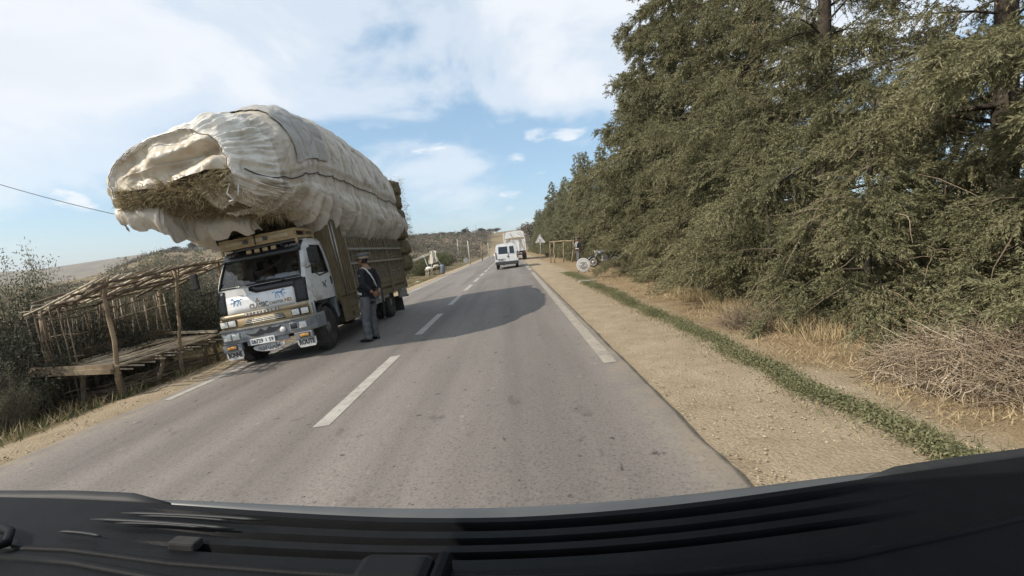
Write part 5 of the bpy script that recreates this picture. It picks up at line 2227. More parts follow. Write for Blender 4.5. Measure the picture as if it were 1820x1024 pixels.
mb = MB()
ring = [(.205 * math.sin(a), .02 + .160 * math.cos(a), .985 + .018 * math.cos(a)) for a in np.linspace(-1.75, 1.75, 29)]
g = [[Vector((x, y, z - .024)), Vector((x, y, z + .024))] for x, y, z in ring]
mb.sheet(g)
mb.build('waist_belt', M['webbing'], cop, solid=.008)
mb = MB()
path = [(.185, .02, 1.00), (.16, .13, 1.06), (.08, .172, 1.18), (-.02, .166, 1.33), (-.085, .10, 1.45), (-.115, .0, 1.515), (-.11, -.09, 1.475), (-.05, -.150, 1.36), (.03, -.160, 1.24), (.12, -.150, 1.10), (.185, -.07, 1.00)]
P_ = [Vector(p) for p in path]
g = []
for i in range(len(P_) - 1):
    for k in range(4):
        p = P_[i].lerp(P_[i + 1], k / 4)
        t = (P_[i + 1] - P_[i]).normalized()
        nrm = Vector((p.x * .6, p.y - 0.0, (p.z - 1.42) * 2.5 if p.z > 1.42 else 0)).normalized()
        b = t.cross(nrm).normalized() * .015
        g.append([p - b, p + b])
mb.sheet(g)
mb.build('crossbelt', M['webbing'], cop, solid=.007)
mb = MB()
mb.box((-.278, -.045, 1.335), (.006, .05, .05), Matrix.Rotation(R_(8), 3, 'Y'))
mb.build('sleeve_badge', M['sign_grey'], cop)
bt = MB()
bt.tube([(.02, -.33, 1.06), (.03, -.33, .94), (.05, -.33, .46)], [.018, .02, .02], 8)
bt.lathe([(.024, 0), (.03, .02), (.03, .05), (.024, .07)], (.05, -.33, .42), 'z', 10)
ob = bt.build('baton', M['black_matt'])
ob.matrix_world = Matrix.Translation((-2.98, 9.42, -.203)) @ Matrix.Rotation(R_(70), 4, 'Z')
tag(ob, 'long black baton held behind the back of the man in uniform', 'baton')

# two men behind the windscreen
for u, v, lb, shirt, face in ((.47, .80, 'driver with bare head seen dimly behind the windscreen on the road side', M['navy'], 0), (-.30, .84, 'passenger in a grey shirt and dark headscarf behind the windscreen', M['shirt'], 1)):
    p = TRUCK_M @ Vector((u, v, 1.20))
    pe = empty('person', p, (0, R_(-7), R_(180 + (8 if face == 0 else -12))), lb, 'person')
    Js = [(0, 0, 0, .15, .12), (0, 0, .22, .15, .11), (0, 0, .40, .10, .08), (0, .02, .52, .05), (-.19, .02, .38, .055), (-.25, .10, .14, .045), (-.12, .34, .20, .03), (.19, .02, .38, .055), (.25, .10, .14, .045), (.12, .34, .20, .03),
          (-.1, .05, -.02, .08), (-.12, .40, .02, .06), (.1, .05, -.02, .08), (.12, .40, .02, .06)]
    bd = skinned('body', Js, [(0, 1), (1, 2), (2, 3), (2, 4), (4, 5), (5, 6), (2, 7), (7, 8), (8, 9), (0, 10), (10, 11), (0, 12), (12, 13)], M['skin'], pe)
    mb = MB()
    head_into(mb, (0, .05, .655), R_(0))
    hand_into(mb, (-.12, .34, .20), (.3, .8, .1), (0, 0, -1), 1, .7, -1)
    hand_into(mb, (.12, .34, .20), (-.3, .8, .1), (0, 0, -1), 1, .7, 1)
    h_ = mb.build('head', M['skin'], None)
    bmj = bmesh.new()
    bmj.from_mesh(bd.data)
    bmj.from_mesh(h_.data)
    bmj.to_mesh(bd.data)
    bmj.free()
    bpy.data.objects.remove(h_)
    Jt = [(0, 0, -.02, .18, .15), (0, 0, .22, .18, .135), (0, 0, .40, .12, .10), (0, .01, .475, .062), (-.19, .02, .37, .078), (-.25, .10, .15, .062), (-.15, .30, .19, .045), (.19, .02, .37, .078), (.25, .10, .15, .062), (.15, .30, .19, .045)]
    skinned('shirt', Jt, [(0, 1), (1, 2), (2, 3), (2, 4), (4, 5), (5, 6), (2, 7), (7, 8), (8, 9)], shirt, pe)
    mb = MB()
    g = []
    for a in np.linspace(-.15, PI / 2, 8):
        g.append([Vector((0, .045, .665)) + Vector((.083 * math.cos(a) * math.sin(b), .107 * math.cos(a) * math.cos(b) - .012, .126 * math.sin(a) + (.03 if math.cos(b) > .2 else -.02) * math.cos(a))) for b in np.linspace(0, 2 * PI, 25)[:-1]])
    mb.sheet(g, closed_u=True)
    mb.build('hair' if face == 0 else 'headscarf', M['hair'], pe)

# ================================================================== THE MARKET STALL
rng = np.random.default_rng(101)


def wob(a, b, n=5, j=.03):
    a, b = Vector(a), Vector(b)
    return [a.lerp(b, t) + (Vector(rng.normal(0, j, 3)) if 0 < t < 1 else Vector()) for t in np.linspace(0, 1, n)]


stall = empty('market_stall', (0, 0, 0), (0, 0, 0), 'open roadside stall of rough poles with a slatted cane roof, left of the truck', 'market stall')
posts = [((-6.50, 7.40, -.5), (-6.27, 7.10, 1.44), .033), ((-6.53, 8.85, -.5), (-6.50, 8.95, 1.52), .030), ((-6.62, 10.45, -.5), (-6.66, 10.55, 1.66), .035),
         ((-7.62, 7.35, -.62), (-7.55, 7.35, .97), .042), ((-7.75, 7.6, -.62), (-7.68, 7.5, .92), .03), ((-8.02, 9.1, -.62), (-8.02, 9.05, 1.02), .042), ((-8.15, 10.75, -.62), (-8.2, 10.7, 1.10), .04)]
for a, b, r in posts:
    mb = MB()
    p = wob(a, b, 7, .010)
    mb.tube(p, [r * 1.08, r * 1.05, r, r * .98, r * .95, r * .9, r * .88], 8)
    if b[1] < 9.1 and a[0] > -7:      # the forked head of the front posts
        mb.tube([p[-2], Vector(b) + Vector((-.10, .0, .06))], [r * .7, r * .5], 6)
        mb.tube([p[-2], Vector(b) + Vector((.09, .0, .05))], [r * .6, r * .4], 6)
    mb.build('post', M['pole_wood'], stall)


def roof_pt(s, t):
    """s along the road 0..1, t from street side 0 to back 1"""
    A, B = Vector((-6.22, 6.95, 1.43)), Vector((-6.62, 10.95, 1.69))
    C_, D_ = Vector((-7.62, 7.28, .97)), Vector((-8.35, 11.3, 1.16))
    return (A.lerp(B, s)).lerp(C_.lerp(D_, s), t)


for t in (0.02, .33, .66, .98):
    mb = MB()
    mb.tube([q + Vector((0, 0, -.03)) for q in wob(roof_pt(-.02, t), roof_pt(1.02, t), 7, .02)], .021, 6)
    mb.build('roof_beam', M['old_wood'], stall)
for s in (0.03, .34, .68, .97):
    mb = MB()
    mb.tube([q + Vector((0, 0, -.075)) for q in wob(roof_pt(s, -.03), roof_pt(s, 1.03), 6, .02)], .027, 6)
    mb.build('roof_beam', M['old_wood'], stall)
mb = MB()
for k in range(42):
    s = k / 41.0 + rng.normal(0, .008)
    tA, tB = -.04 + rng.normal(0, .02), 1.03 + rng.normal(0, .04)
    if rng.random() < .2: tB = rng.uniform(.5, .9)
    if rng.random() < .12: tA = rng.uniform(.2, .5)
    p = [q + Vector((0, 0, .025)) for q in wob(roof_pt(s, tA), roof_pt(s + rng.normal(0, .02), tB), 5, .014)]
    r = rng.uniform(.010, .022)
    mb.tube(p, [r, r, r * .95, r * .9, r * .8], 6)
for k in range(9):
    t = .08 + k * .105
    p = [q + Vector((0, 0, .055)) for q in wob(roof_pt(rng.uniform(-.03, .1), t), roof_pt(rng.uniform(.85, 1.04), t + rng.normal(0, .03)), 7, .018)]
    mb.tube(p, .010, 5)
for k in range(26):
    s0, t0 = rng.random(), rng.random()
    p = [q + Vector((0, 0, .05 + .03 * rng.random())) for q in wob(roof_pt(s0, t0), roof_pt(min(1.05, max(-.05, s0 + rng.normal(0, .22))), min(1.1, max(-.1, t0 + rng.normal(0, .4)))), 4, .03)]
    mb.tube(p, rng.uniform(.006, .012), 5)
mb.build('roof_slats', M['cane'], stall)
# lattice back and side of canes
mb = MB()
for k in range(38):
    f_ = k / 37
    x = -7.75 + (-8.2 + 7.75) * f_
    y = 7.4 + 3.3 * f_
    top = .90 + .20 * f_
    mb.tube(wob((x, y, -.6), (x + rng.normal(0, .03), y + rng.normal(0, .04), top - rng.random() * .1), 5, .015), rng.uniform(.008, .014), 5)
for z0, z1 in ((-.25, -.2), (.12, .18), (.48, .55), (.8, .95)):
    mb.tube(wob((-7.73, 7.35, z0), (-8.2, 10.75, z1), 9, .025), .015, 5)
for k in range(8):
    x = -6.75 - .9 * k / 7
    if x < -6.9:
        mb.tube(wob((x, 7.36, -.6), (x, 7.2, 1.05), 4, .015), .010, 5)
for z0 in (-.35, -.15, .2, .55):
    mb.tube(wob((-7.62, 7.33, z0), (-6.95, 7.33, z0 + .06), 4, .02), .012, 5)
mb.build('lattice', M['old_wood'], stall)
mb = MB()
for k in range(8):
    mb.tube(wob((-8.10 + .02 * k, 9.3 + .19 * k, -.05), (-8.05, 9.3 + .19 * k + rng.normal(0, .05), 1.0), 4, .01), .011, 5)
mb.tube(wob((-8.03, 9.2, .1), (-8.08, 10.75, .16), 5, .01), .012, 5)
mb.tube(wob((-8.03, 9.2, .62), (-8.08, 10.75, .75), 5, .01), .012, 5)
mb.build('lattice', M['cane'], stall)
mb = MB()
for a, b in (((-6.27, 7.1, 1.40), (-7.5, 7.5, .92)), ((-7.5, 7.2, 1.15), (-6.9, 9.0, 1.40)), ((-7.6, 7.4, 1.0), (-7.9, 8.9, 1.1)), ((-6.3, 7.2, 1.2), (-6.5, 8.9, 1.35))):
    mb.tube(wob(a, b, 6, .03), .022, 6)
mb.build('brace', M['old_wood'], stall)
# display bench
bench = empty('display_bench', (0, 0, 0), (0, 0, 0), 'long slatted pole bench on rough legs standing under the cane roof', 'bench')
mb = MB()
for k in range(14):
    x = -6.40 - k * .094
    mb.tube(wob((x, 7.15 + rng.normal(0, .04), .06), (x - .28, 10.3 + rng.normal(0, .07), .02), 6, .012), rng.uniform(.012, .021), 6)
mb.build('bench_top', M['cane'], bench)
for a, b in (((-6.30, 7.10, .085), (-7.62, 7.12, .11)), ((-6.32, 7.07, .02), (-7.62, 7.09, .05))):
    mb = MB()
    mb.bar(a, b, .03, .075)
    mb.build('end_board', M['pole_wood'], bench)
mb = MB()
mb.bar((-7.62, 7.15, .16), (-7.95, 10.35, .16), .03, .15)
mb.build('back_board', M['old_wood'], bench)
mb = MB()
mb.bar((-6.75, 10.36, .08), (-7.95, 10.38, .12), .05, .05)
mb.build('end_board', M['cane'], bench)
for y in (7.3, 8.1, 8.9, 9.6, 10.2):
    mb = MB()
    mb.tube(wob((-6.30 - .02 * y, y, -.02), (-7.85, y + .05, 0), 4, .015), .030, 6)
    mb.build('bearer', M['old_wood'], bench)
for (x, y, dx) in ((-7.1, 7.35, .03), (-6.55, 7.55, -.10), (-6.6, 8.3, .12), (-6.62, 9.0, -.1), (-6.62, 9.6, .1), (-6.66, 10.15, -.12), (-7.8, 8.4, 0), (-7.85, 9.8, 0), (-7.7, 7.4, .02)):
    mb = MB()
    mb.tube(wob((x, y, -.6), (x + .02, y + dx * 1.3, -.01), 4, .012), [.040, .038, .036, .036], 7)
    mb.build('leg', M['old_wood'], bench)
mb = MB()
for k in range(12):
    y = 7.35 + k * .25
    mb.tube(wob((-6.28 - .02 * y, y, -.075), (-7.2, y + .1, -.06), 3, .01), .016, 5)
mb.build('cross_sticks', M['cane'], bench)
mb = MB()
for k in range(26):
    y = 7.2 + rng.random() * 1.6
    mb.tube(wob((-7.7 + rng.random() * .9, y, -.55 + rng.random() * .14), (-7.0 + rng.random() * .5, y + .7 + rng.random(), -.5 + rng.random() * .16), 4, .03), rng.uniform(.008, .016), 5)
tag(mb.build('stick_pile', M['old_wood']), 'loose pile of thin sticks lying on the ground under the bench', 'sticks')

# ================================================================== VEHICLES AHEAD
van = empty('van', (-.33, 33.6, -.02), (0, R_(-1.5), R_(0)), 'small white panel van driving ahead, seen from behind', 'van')
prof = [(.33, .82), (.5, .845), (.78, .85), (1.05, .835), (1.45, .775), (1.72, .70), (1.80, .62), (1.835, .40)]
secs = []
for v, dz, k in ((0.0, 0, .965), (.05, 0, .99), (.25, 0, 1), (2.0, 0, 1), (2.7, -.08, .97), (3.3, -.62, .95), (3.95, -.95, .90)):
    row = []
    for w, h in prof:
        ww = w if w < .9 else .9 + (w - .9) * (1 + dz / 1.05 * (1 if dz else 0))
        row.append((h * k, v, max(ww, .33)))
    secs.append(row)
mb = MB()
g = []
for r in secs:
    R1 = [Vector(p) for p in r]
    g.append([Vector((-p.x, p.y, p.z)) for p in R1] + list(reversed(R1)))
# tilt the tail glass inwards
for p in g[0]:
    p.y += max(0, p.z - .95) * .10
for p in g[1]:
    p.y += max(0, p.z - .95) * .10
mb.sheet(g, smooth=False)
mb.add(g[0], [tuple(range(len(g[0])))])
mb.add(g[-1], [tuple(range(len(g[-1])))])
vb_ = mb.build('body', M['board_white'], van, bevel=.03)


def vback(u, w, off=0.0):
    return Vector((u, max(0, w - .95) * .10 - off, w))


for u0, u1 in ((-.67, .16), (.18, .67)):
    mb = MB()
    P_ = [(u0, .50), (u1, .50), (u1, 1.0), (u1 * (1 if abs(u1) < .3 else .93), 1.70), (u0 * (1 if abs(u0) < .3 else .93), 1.70), (u0, 1.0)]
    mb.prism([vback(u, w, .012) for u, w in P_], (0, .012, 0))
    dr = mb.build('rear_door', M['board_white'], van)
    mb = MB()
    e = .075
    a0, a1 = (u0 * .97 + e, u1 - .06) if u0 < 0 else (u0 + .06, u1 * .97 - e)
    mb.prism([vback(u, w, .018) for u, w in ((a0, 1.10), (a1, 1.10), (a1 * (1 if u1 < .3 else .95), 1.62), (a0 * (.95 if u0 < 0 else 1), 1.62))], (0, .008, 0))
    mb.build('window', M['dark_glass'], dr)
mb = MB()
mb.bar(vback(.10, .88, .03), vback(.14, 1.20, .04), .02)
mb.lathe([(.05, -.02), (.05, .01), (0, .015)], (.10, -.02, .88), 'y', 12)
mb.build('rear_wiper', M['black_matt'], van)
mb = MB()
mb.prism([vback(x, y, .035) for x, y in ((.02, .90), (.10, .86), (.18, .90), (.10, .95))], (0, .01, 0))
mb.build('emblem', M['ink_grey'], van)
mb = MB()
mb.box((-.42, -.022, .66), (.52, .012, .11))
pl_ = mb.build('number_plate', M['sign_white'], van)
mb = MB()
mb.box((-.42, -.03, .735), (.60, .02, .03))
mb.box((-.55, -.03, .66), (.10, .008, .05))
mb.box((-.35, -.03, .66), (.20, .008, .05))
mb.build('plate_marks', M['ink'], pl_)
for s in (-1, 1):
    mb = MB()
    mb.box((s * .775, .0, 1.0), (.07, .06, .48))
    mb.build('tail_lamp', mat('lamp_brown', (.13, .065, .05), rough=.3), van, bevel=.02)
    mb = MB()
    mb.box((s * .93, 2.75, 1.05), (.16, .1, .2))
    mb.build('mirror', M['board_white'], van, bevel=.03)
    mb = MB()
    mb.prism([(s * .845, 1.3, 1.12), (s * .845, 2.6, 1.12), (s * .80, 2.5, 1.55), (s * .80, 1.3, 1.60)], (s * .012, 0, 0))
    mb.build('side_window', M['dark_glass'], van)
mb = MB()
mb.box((0, -.03, .44), (1.68, .16, .24))
mb.build('bumper', mat('bumper_plastic', (.05, .05, .053), (.07, .07, .07), 9, rough=.55), van, bevel=.04)
mb = MB()
mb.box((-.25, -.02, .30), (.2, .05, .05))
mb.tube([(-.55, .1, .28), (-.55, -.06, .27)], .03, 8)
mb.build('exhaust', M['galv'], van)
for s in (-1, 1):
    for v in (.72, 3.2):
        wheel(van, (s * .72, v, .30), .30, .18, 0, s)

lor = empty('far_lorry', (.62, 52.0, .04), (0, R_(-2.5), 0), 'white high-sided lorry with a tarped top in front of the white van', 'lorry')
mb = MB()
mb.box((0, 3.3, .95), (2.1, 6.6, .14))
for s in (-1, 1):
    mb.box((s * .4, 3, .75), (.1, 6, .22))
mb.box((0, .02, .62), (1.9, .1, .16))
mb.build('chassis', M['black_matt'], lor)
mb = MB()
for s in (-1, 1):
    mb.box((s * 1.10, 3.2, 1.72), (.06, 6.3, 1.40))
mb.box((0, 6.3, 1.72), (2.2, .06, 1.40))
mb.build('side_boards', M['board_white'], lor)
mb = MB()
mb.box((0, .03, 1.70), (2.2, .06, 1.36))
for x in (-1.08, -.38, .36, 1.08):
    mb.box((x, -.02, 1.70), (.08, .05, 1.40))
tgb = mb.build('tailgate', M['board_white'], lor)
mb = MB()
for a, b in (((-.95, 2.2), (-.55, 1.2)), ((-.15, 2.25), (-.3, 1.3)), ((.5, 2.2), (.85, 1.1)), ((.62, 2.3), (.5, 1.3)), ((.95, 2.1), (.97, 1.2))):
    mb.bar((a[0], -.055, a[1]), (b[0], -.055, b[1]), .05, .02, up=(0, 1, 0))
mb.bar((-1.0, -.055, 2.25), (-.5, -.055, 2.28), .02, .09)
mb.bar((.2, -.055, 2.25), (.6, -.055, 2.27), .02, .07)
mb.build('tailgate_marks', M['tan_paint'], tgb)
mb = MB()
g = []
for v in np.linspace(-.05, 6.4, 30):
    row = []
    for a in np.linspace(0, PI, 25):
        c, s = math.cos(a), math.sin(a)
        u = 1.10 * math.copysign(abs(c) ** .35, c)
        w = 2.48 + .78 * abs(s) ** .45
        n_ = .05 * mnoise.noise((u * 2, v * 1.5, w * 2))
        row.append(Vector((u * (1 - .10 * max(0, w - 2.6)) + n_, v + .10 * (w - 2.5), w + n_)))
    g.append(row)
mb.sheet(g)
c0 = Vector((0, .02, 2.6))
mb.add([c0] + g[0], [(0, i + 1, i + 2) for i in range(len(g[0]) - 1)], True)
tp_ = mb.build('tarpaulin', M['board_white'], lor, fix=False)
mb = MB()
for a, b in (((.35, 3.0), (.72, 2.6)), ((.6, 3.1), (.9, 2.55)), ((-.5, 3.05), (-.25, 2.55)), ((.95, 3.0), (1.05, 2.6))):
    mb.bar((a[0], .0, a[1]), (b[0], -.03, b[1]), .05, .03, up=(0, 1, 0))
mb.bar((-.95, -.03, 2.46), (.98, -.03, 2.44), .06, .12)
mb.build('tarp_folds', M['tan_paint'], tp_)
mb = MB()
mb.box((-1.2, 3.4, 2.4), (.2, 5.2, 1.5))
mb.build('side_load', M['cloth_sack'], lor, bevel=.05)
mb = MB()
mb.box((0, 7.2, 1.7), (2.0, 1.3, 1.9))
mb.build('cab', M['white_paint'], lor, bevel=.08)
for s in (-1, 1):
    mb = MB()
    mb.box((s * .85, .15, .45), (.5, .02, .6))
    mb.build('mud_flap', M['black_rubber'], lor)
    mb = MB()
    mb.box((s * .85, -.05, .80), (.32, .05, .12))
    mb.build('tail_lamp', M['red_lamp'], lor)
    for v in (1.3, 6.6):
        wheel(lor, (s * .90, v, .45), .45, .28, 0, s)

# ================================================================== SIGNS AND ROADSIDE THINGS ON THE RIGHT
sg = empty('warning_sign', (3.02, 47.3, gz(3.0, 47.3)), (0, 0, R_(-2)), 'triangular white warning sign on a grey post by the right verge', 'road sign')
mb = MB()
mb.tube([(0, .03, -.3), (0, .03, 2.45)], .035, 8)
mb.build('post', M['galv'], sg)
tri = lambda r, cz: [(r * math.sin(a), 0, cz + r * math.cos(a)) for a in (0, 2 * PI / 3, 4 * PI / 3)]
mb = MB()
P_ = []
for i, p in enumerate(tri(.56, 2.0)):
    c = Vector((0, 0, 2.0))
    d = Vector(p) - c
    for da in (-.16, 0, .16):
        dd = Matrix.Rotation(-da, 3, 'Y') @ d
        P_.append(c + dd * (.93 if da else 1.0) * .98)
mb.prism([(p.x, 0, p.z) for p in P_], (0, .015, 0))
fc = mb.build('face', M['sign_white'], sg)
mb = MB()
T1, T2 = tri(.55, 2.0), tri(.50, 2.0)
for i in range(3):
    a, b = Vector(T1[i]), Vector(T1[(i + 1) % 3])
    c, d = Vector(T2[(i + 1) % 3]), Vector(T2[i])
    mb.prism([p + Vector((0, -.004, 0)) for p in (a, b, c, d)], (0, -.003, 0))
mb.build('border', mat('border_pale', (.72, .62, .60), (.76, .70, .68), 8, rough=.5), fc)
mb = MB()
for s in (-1, 1):
    pts = [(s * .12, 1.80), (s * .06, 1.88), (s * .05, 1.98), (s * .10, 2.10)]
    for a, b in zip(pts, pts[1:]):
        mb.bar((a[0], -.008, a[1]), (b[0], -.008, b[1]), .045, .006, up=(0, 1, 0))
mb.build('symbol', M['ink'], fc)

D0 = 22.0
q = at(1037, 471, D0)
rs = empty('checkpoint_sign', (q.x, D0, gz(q.x, D0)), (0, 0, R_(-4)), 'round white checkpoint sign with rows of small black lettering on a low stand', 'road sign')
cz = q.z - gz(q.x, D0)
mb = MB()
mb.lathe([(0, -.012), (.31, -.012), (.325, -.006), (.325, .006), (.31, .012), (0, .012)], (0, 0, cz), 'y', 40, smooth=False)
disc = mb.build('disc', M['sign_white'], rs)
mb = MB()
mb.lathe([(.283, -.014), (.283, -.017), (.272, -.017), (.272, -.014)], (0, 0, cz), 'y', 40, smooth=False, cap=False)
mb.lathe([(.325, -.004), (.330, -.004), (.330, .008), (.325, .008)], (0, 0, cz), 'y', 40, cap=False)
mb.build('ring', M['sign_grey'], disc)
mb = MB()
for tx, z, s, wd in (('\u0627\u0644\u062f\u0631\u0643 \u0627\u0644\u0645\u0644\u0643\u064a', .115, .11, .30), ('\u0642\u0641', .045, .10, .12), ('HALTE', -.035, .11, .40), ('GENDARMERIE', -.125, .09, .36), ('ROYALE', -.195, .07, .18)):
    text_into(mb, tx, s, frame_at((0, -.016, cz + z), (1, 0, 0), (0, 0, 1)), .002, wd, bold=.003)
mb.build('lettering', M['ink_grey'], disc, fix=False)
mb = MB()
mb.tube([(0, .02, cz - .2), (.05, .04, .0)], .02, 6)
mb.tube([(-.18, .02, cz - .22), (-.32, -.12, 0)], .014, 6)
mb.tube([(.16, .02, cz - .22), (.30, .30, 0)], .018, 6)
mb.build('stand', M['black_matt'], rs)
q = ground_q = on_plane(1045, 500, .09)
mb = MB()
mb.box((0, 0, .035), (.66, .10, .07))
for k in range(9):
    mb.lathe([(.018, .07), (.0, .14)], (-.28 + k * .07, 0, 0), 'z', 6)
sp = mb.build('spike_board', M['cloth_sack'])
sp.location = (q.x, q.y, gz(q.x, q.y))
sp.rotation_euler = (0, 0, R_(3))
tag(sp, 'low pale board lying on the sand below the round white sign', 'board')
mb = MB()
mb.box((-.02, -.058, .04), (.2, .01, .045))
mb.build('white_plate', M['sign_white'], sp)

fr = empty('pole_frame', (0, 0, 0), (0, 0, 0), 'empty goal-shaped frame of bare wooden poles on the sandy verge', 'pole frame')
rng = np.random.default_rng(111)
fz = gz(3.3, 36)
for (px, py, D, py2) in ((979, 467, 36.8, 431), (986, 467, 36.2, 431), (1001.5, 468, 35.6, 430), (1017.5, 468.5, 35.0, 429)):
    a, b = at(px, py, D), at(px - 1.2 if px < 990 else px + (1.5 if px > 1010 else 0), py2, D)
    a.z = gz(a.x, a.y) - .15
    mb = MB()
    mb.tube(wob(a, b, 6, .025), .05, 7)
    mb.build('pole', M['pole_wood'], fr)
a, b = at(977.5, 430.5, 36.6), at(1021, 427.5, 35.0)
mb = MB()
mb.tube(wob(a, b, 6, .02), .06, 7)
mb.build('crossbar', M['pole_wood'], fr)
mb = MB()
mb.tube(wob(at(977, 432, 36.6), at(1000, 430, 40.0), 4, .03), .04, 6)
mb.tube(wob(at(1019, 429, 35.0), at(1026, 437, 37.0), 4, .03), .04, 6)
mb.tube(wob(at(1019, 429, 35.0), at(1028, 431, 37.5), 4, .03), .03, 6)
mb.build('brace', M['pole_wood'], fr)

# the second officer, by the frame
q = at(1029, 470, 31.5)
c2 = empty('person', (q.x, 31.5, gz(q.x, 31.5)), (0, 0, R_(120)), 'man in dark top with white reflective stripes standing between the pole frame and the motorcycle', 'person')
J2 = [(0, 0, .96, .12, .10), (0, .01, 1.12, .12, .10), (0, .0, 1.30, .14, .10), (0, -.02, 1.44, .08, .07), (0, 0, 1.53, .052, .052), (0, .02, 1.60, .055),
      (-.10, 0, .90, .085), (-.13, .08, .50, .055), (-.14, .10, .08, .04), (.10, 0, .90, .085), (.115, -.03, .50, .055), (.13, -.10, .08, .04),
      (-.19, -.02, 1.43, .055), (-.26, .0, 1.17, .043), (-.24, .14, .95, .03), (.19, -.02, 1.43, .055), (.26, .0, 1.17, .043), (.24, .20, 1.05, .03)]
b2 = skinned('body', J2, E_, M['skin'], c2)
mb = MB()
head_into(mb, (0, .045, 1.645), 0)
hand_into(mb, (-.24, .14, .95), (0, .5, -.7), (1, 0, 0), 1, .4, -1)
hand_into(mb, (.24, .20, 1.05), (0, .8, .1), (-1, 0, 0), 1, .4, 1)
h_ = mb.build('head', M['skin'], None)
bmj = bmesh.new(); bmj.from_mesh(b2.data); bmj.from_mesh(h_.data); bmj.to_mesh(b2.data); bmj.free()
bpy.data.objects.remove(h_)
skinned('jacket', [(0, .0, .86, .175, .14), (0, .005, 1.10, .155, .125), (0, .005, 1.28, .175, .13), (0, -.02, 1.42, .115, .085), (0, -.008, 1.49, .062), (-.19, -.02, 1.42, .08), (-.26, .0, 1.17, .062), (-.245, .12, .98, .048), (.19, -.02, 1.42, .08), (.26, .0, 1.17, .062), (.245, .17, 1.06, .048)],
        [(0, 1), (1, 2), (2, 3), (3, 4), (3, 5), (5, 6), (6, 7), (3, 8), (8, 9), (9, 10)], M['navy'], c2, 1)
skinned('trousers', [(0, 0, .93, .155, .125), (-.085, .005, .84, .115), (-.13, .08, .48, .09), (-.14, .11, .07, .085), (.085, .005, .84, .115), (.118, -.03, .48, .09), (.135, -.09, .07, .085)],
        [(0, 1), (1, 2), (2, 3), (0, 4), (4, 5), (5, 6)], M['trouser'], c2)
mb = MB()
for z0, x0 in ((1.05, 0), (1.0, 0)):
    ring = [(.195 * math.sin(a), .005 + .165 * math.cos(a), z0) for a in np.linspace(0, 2 * PI, 25)]
    if z0 > 1.02:
        mb.sheet([[Vector((x, y, z - .03)), Vector((x, y, z + .03))] for x, y, z in ring])
for s in (-1, 1):
    mb.sheet([[Vector((s * .08 - .02, y, z)), Vector((s * .08 + .03, y, z))] for y, z in ((.165, 1.08), (.165, 1.3), (.12, 1.45), (0, 1.53), (-.12, 1.48), (-.16, 1.3), (-.16, 1.08))])
mb.build('reflective_stripes', M['webbing'], c2, solid=.01)
for x, y in ((-.14, .09), (.135, -.11)):
    mb = MB()
    shoe_into(mb, (x, y, 0), (0, 1, 0))
    mb.build('shoe', M['black_gloss'], c2)
mb = MB()
mb.lathe([(.096, -.02), (.098, .03), (.104, .035), (.128, .072), (.126, .086), (.10, .094), (0, .098)], (0, .03, 1.715), 'z', 20)
mb.build('cap', M['cap_grey'], c2)

# motorcycle parked under the trees
q = at(1055, 477, 26.5)
mo = empty('motorcycle', (q.x, 26.5, gz(q.x, 26.5)), (0, 0, R_(8)), 'parked motorcycle with wire wheels at the edge of the cypresses behind the round sign', 'motorcycle')
for x in (0.0, 1.28):
    e = empty('wheel', (x, 0, .30))
    e.parent = mo
    mb = MB()
    for k in range(24):
        pass
    mb.lathe([(.24, -.04), (.29, -.045), (.305, 0), (.29, .045), (.24, .04), (.24, -.04)], (0, 0, 0), 'y', 26, cap=False)
    mb.build('tyre', M['tyre'], e)
    mb = MB()
    mb.lathe([(.18, -.03), (.24, -.035), (.24, .035), (.18, .03), (.18, -.03)], (0, 0, 0), 'y', 26, cap=False)
    mb.lathe([(0, -.06), (.06, -.06), (.06, .06), (0, .06)], (0, 0, 0), 'y', 12)
    for k in range(14):
        a = 2 * PI * k / 14
        mb.tube([(.05 * math.cos(a), 0, .05 * math.sin(a)), (.2 * math.cos(a), 0, .2 * math.sin(a))], .005, 4)
    mb.build('rim', M['sign_white'], e)
mb = MB()
mb.tube([(0.0, -.06, .30), (.28, -.06, .86), (.32, -.06, .95)], .022, 6)
mb.tube([(0.0, .06, .30), (.28, .06, .86), (.32, .06, .95)], .022, 6)
mb.build('fork', M['chrome'], mo)
mb = MB()
mb.tube([(.28, 0, .80), (.55, 0, .42), (.85, 0, .38), (1.0, 0, .60), (.75, 0, .72), (.30, 0, .82)], .025, 6)
mb.tube([(.85, .08, .38), (1.28, .08, .30)], .02, 6)
mb.tube([(.85, -.08, .38), (1.28, -.08, .30)], .02, 6)
mb.build('frame', M['black_matt'], mo)
mb = MB()
mb.lathe([(.0, -.28), (.09, -.26), (.13, -.08), (.12, .12), (.07, .24), (0, .26)], (.58, 0, .80), 'x', 16)
mb.build('fuel_tank', M['steel'], mo)
mb = MB()
mb.box((1.05, 0, .80), (.62, .22, .09))
mb.build('saddle', M['black_rubber'], mo, bevel=.03)
mb = MB()
mb.box((.68, 0, .45), (.32, .24, .26))
for k in range(4):
    mb.box((.66, 0, .50 + .05 * k), (.24, .28, .02))
mb.build('engine', M['galv'], mo)
mb = MB()
mb.tube([(.36, -.36, 1.05), (.30, -.2, 1.02), (.28, 0, .98), (.30, .2, 1.02), (.36, .36, 1.05)], .014, 6)
mb.tube([(.30, -.24, 1.02), (.26, -.30, 1.18)], .008, 5)
mb.lathe([(0, -.02), (.06, -.02), (.06, .02), (0, .02)], (.26, -.30, 1.22), 'x', 12)
mb.build('handlebar', M['chrome'], mo)
mb = MB()
mb.lathe([(0, -.10), (.085, -.08), (.10, 0), (.07, .08), (0, .10)], (.18, 0, .86), 'x', 16)
mb.build('headlight', M['lamp'], mo)
mb = MB()
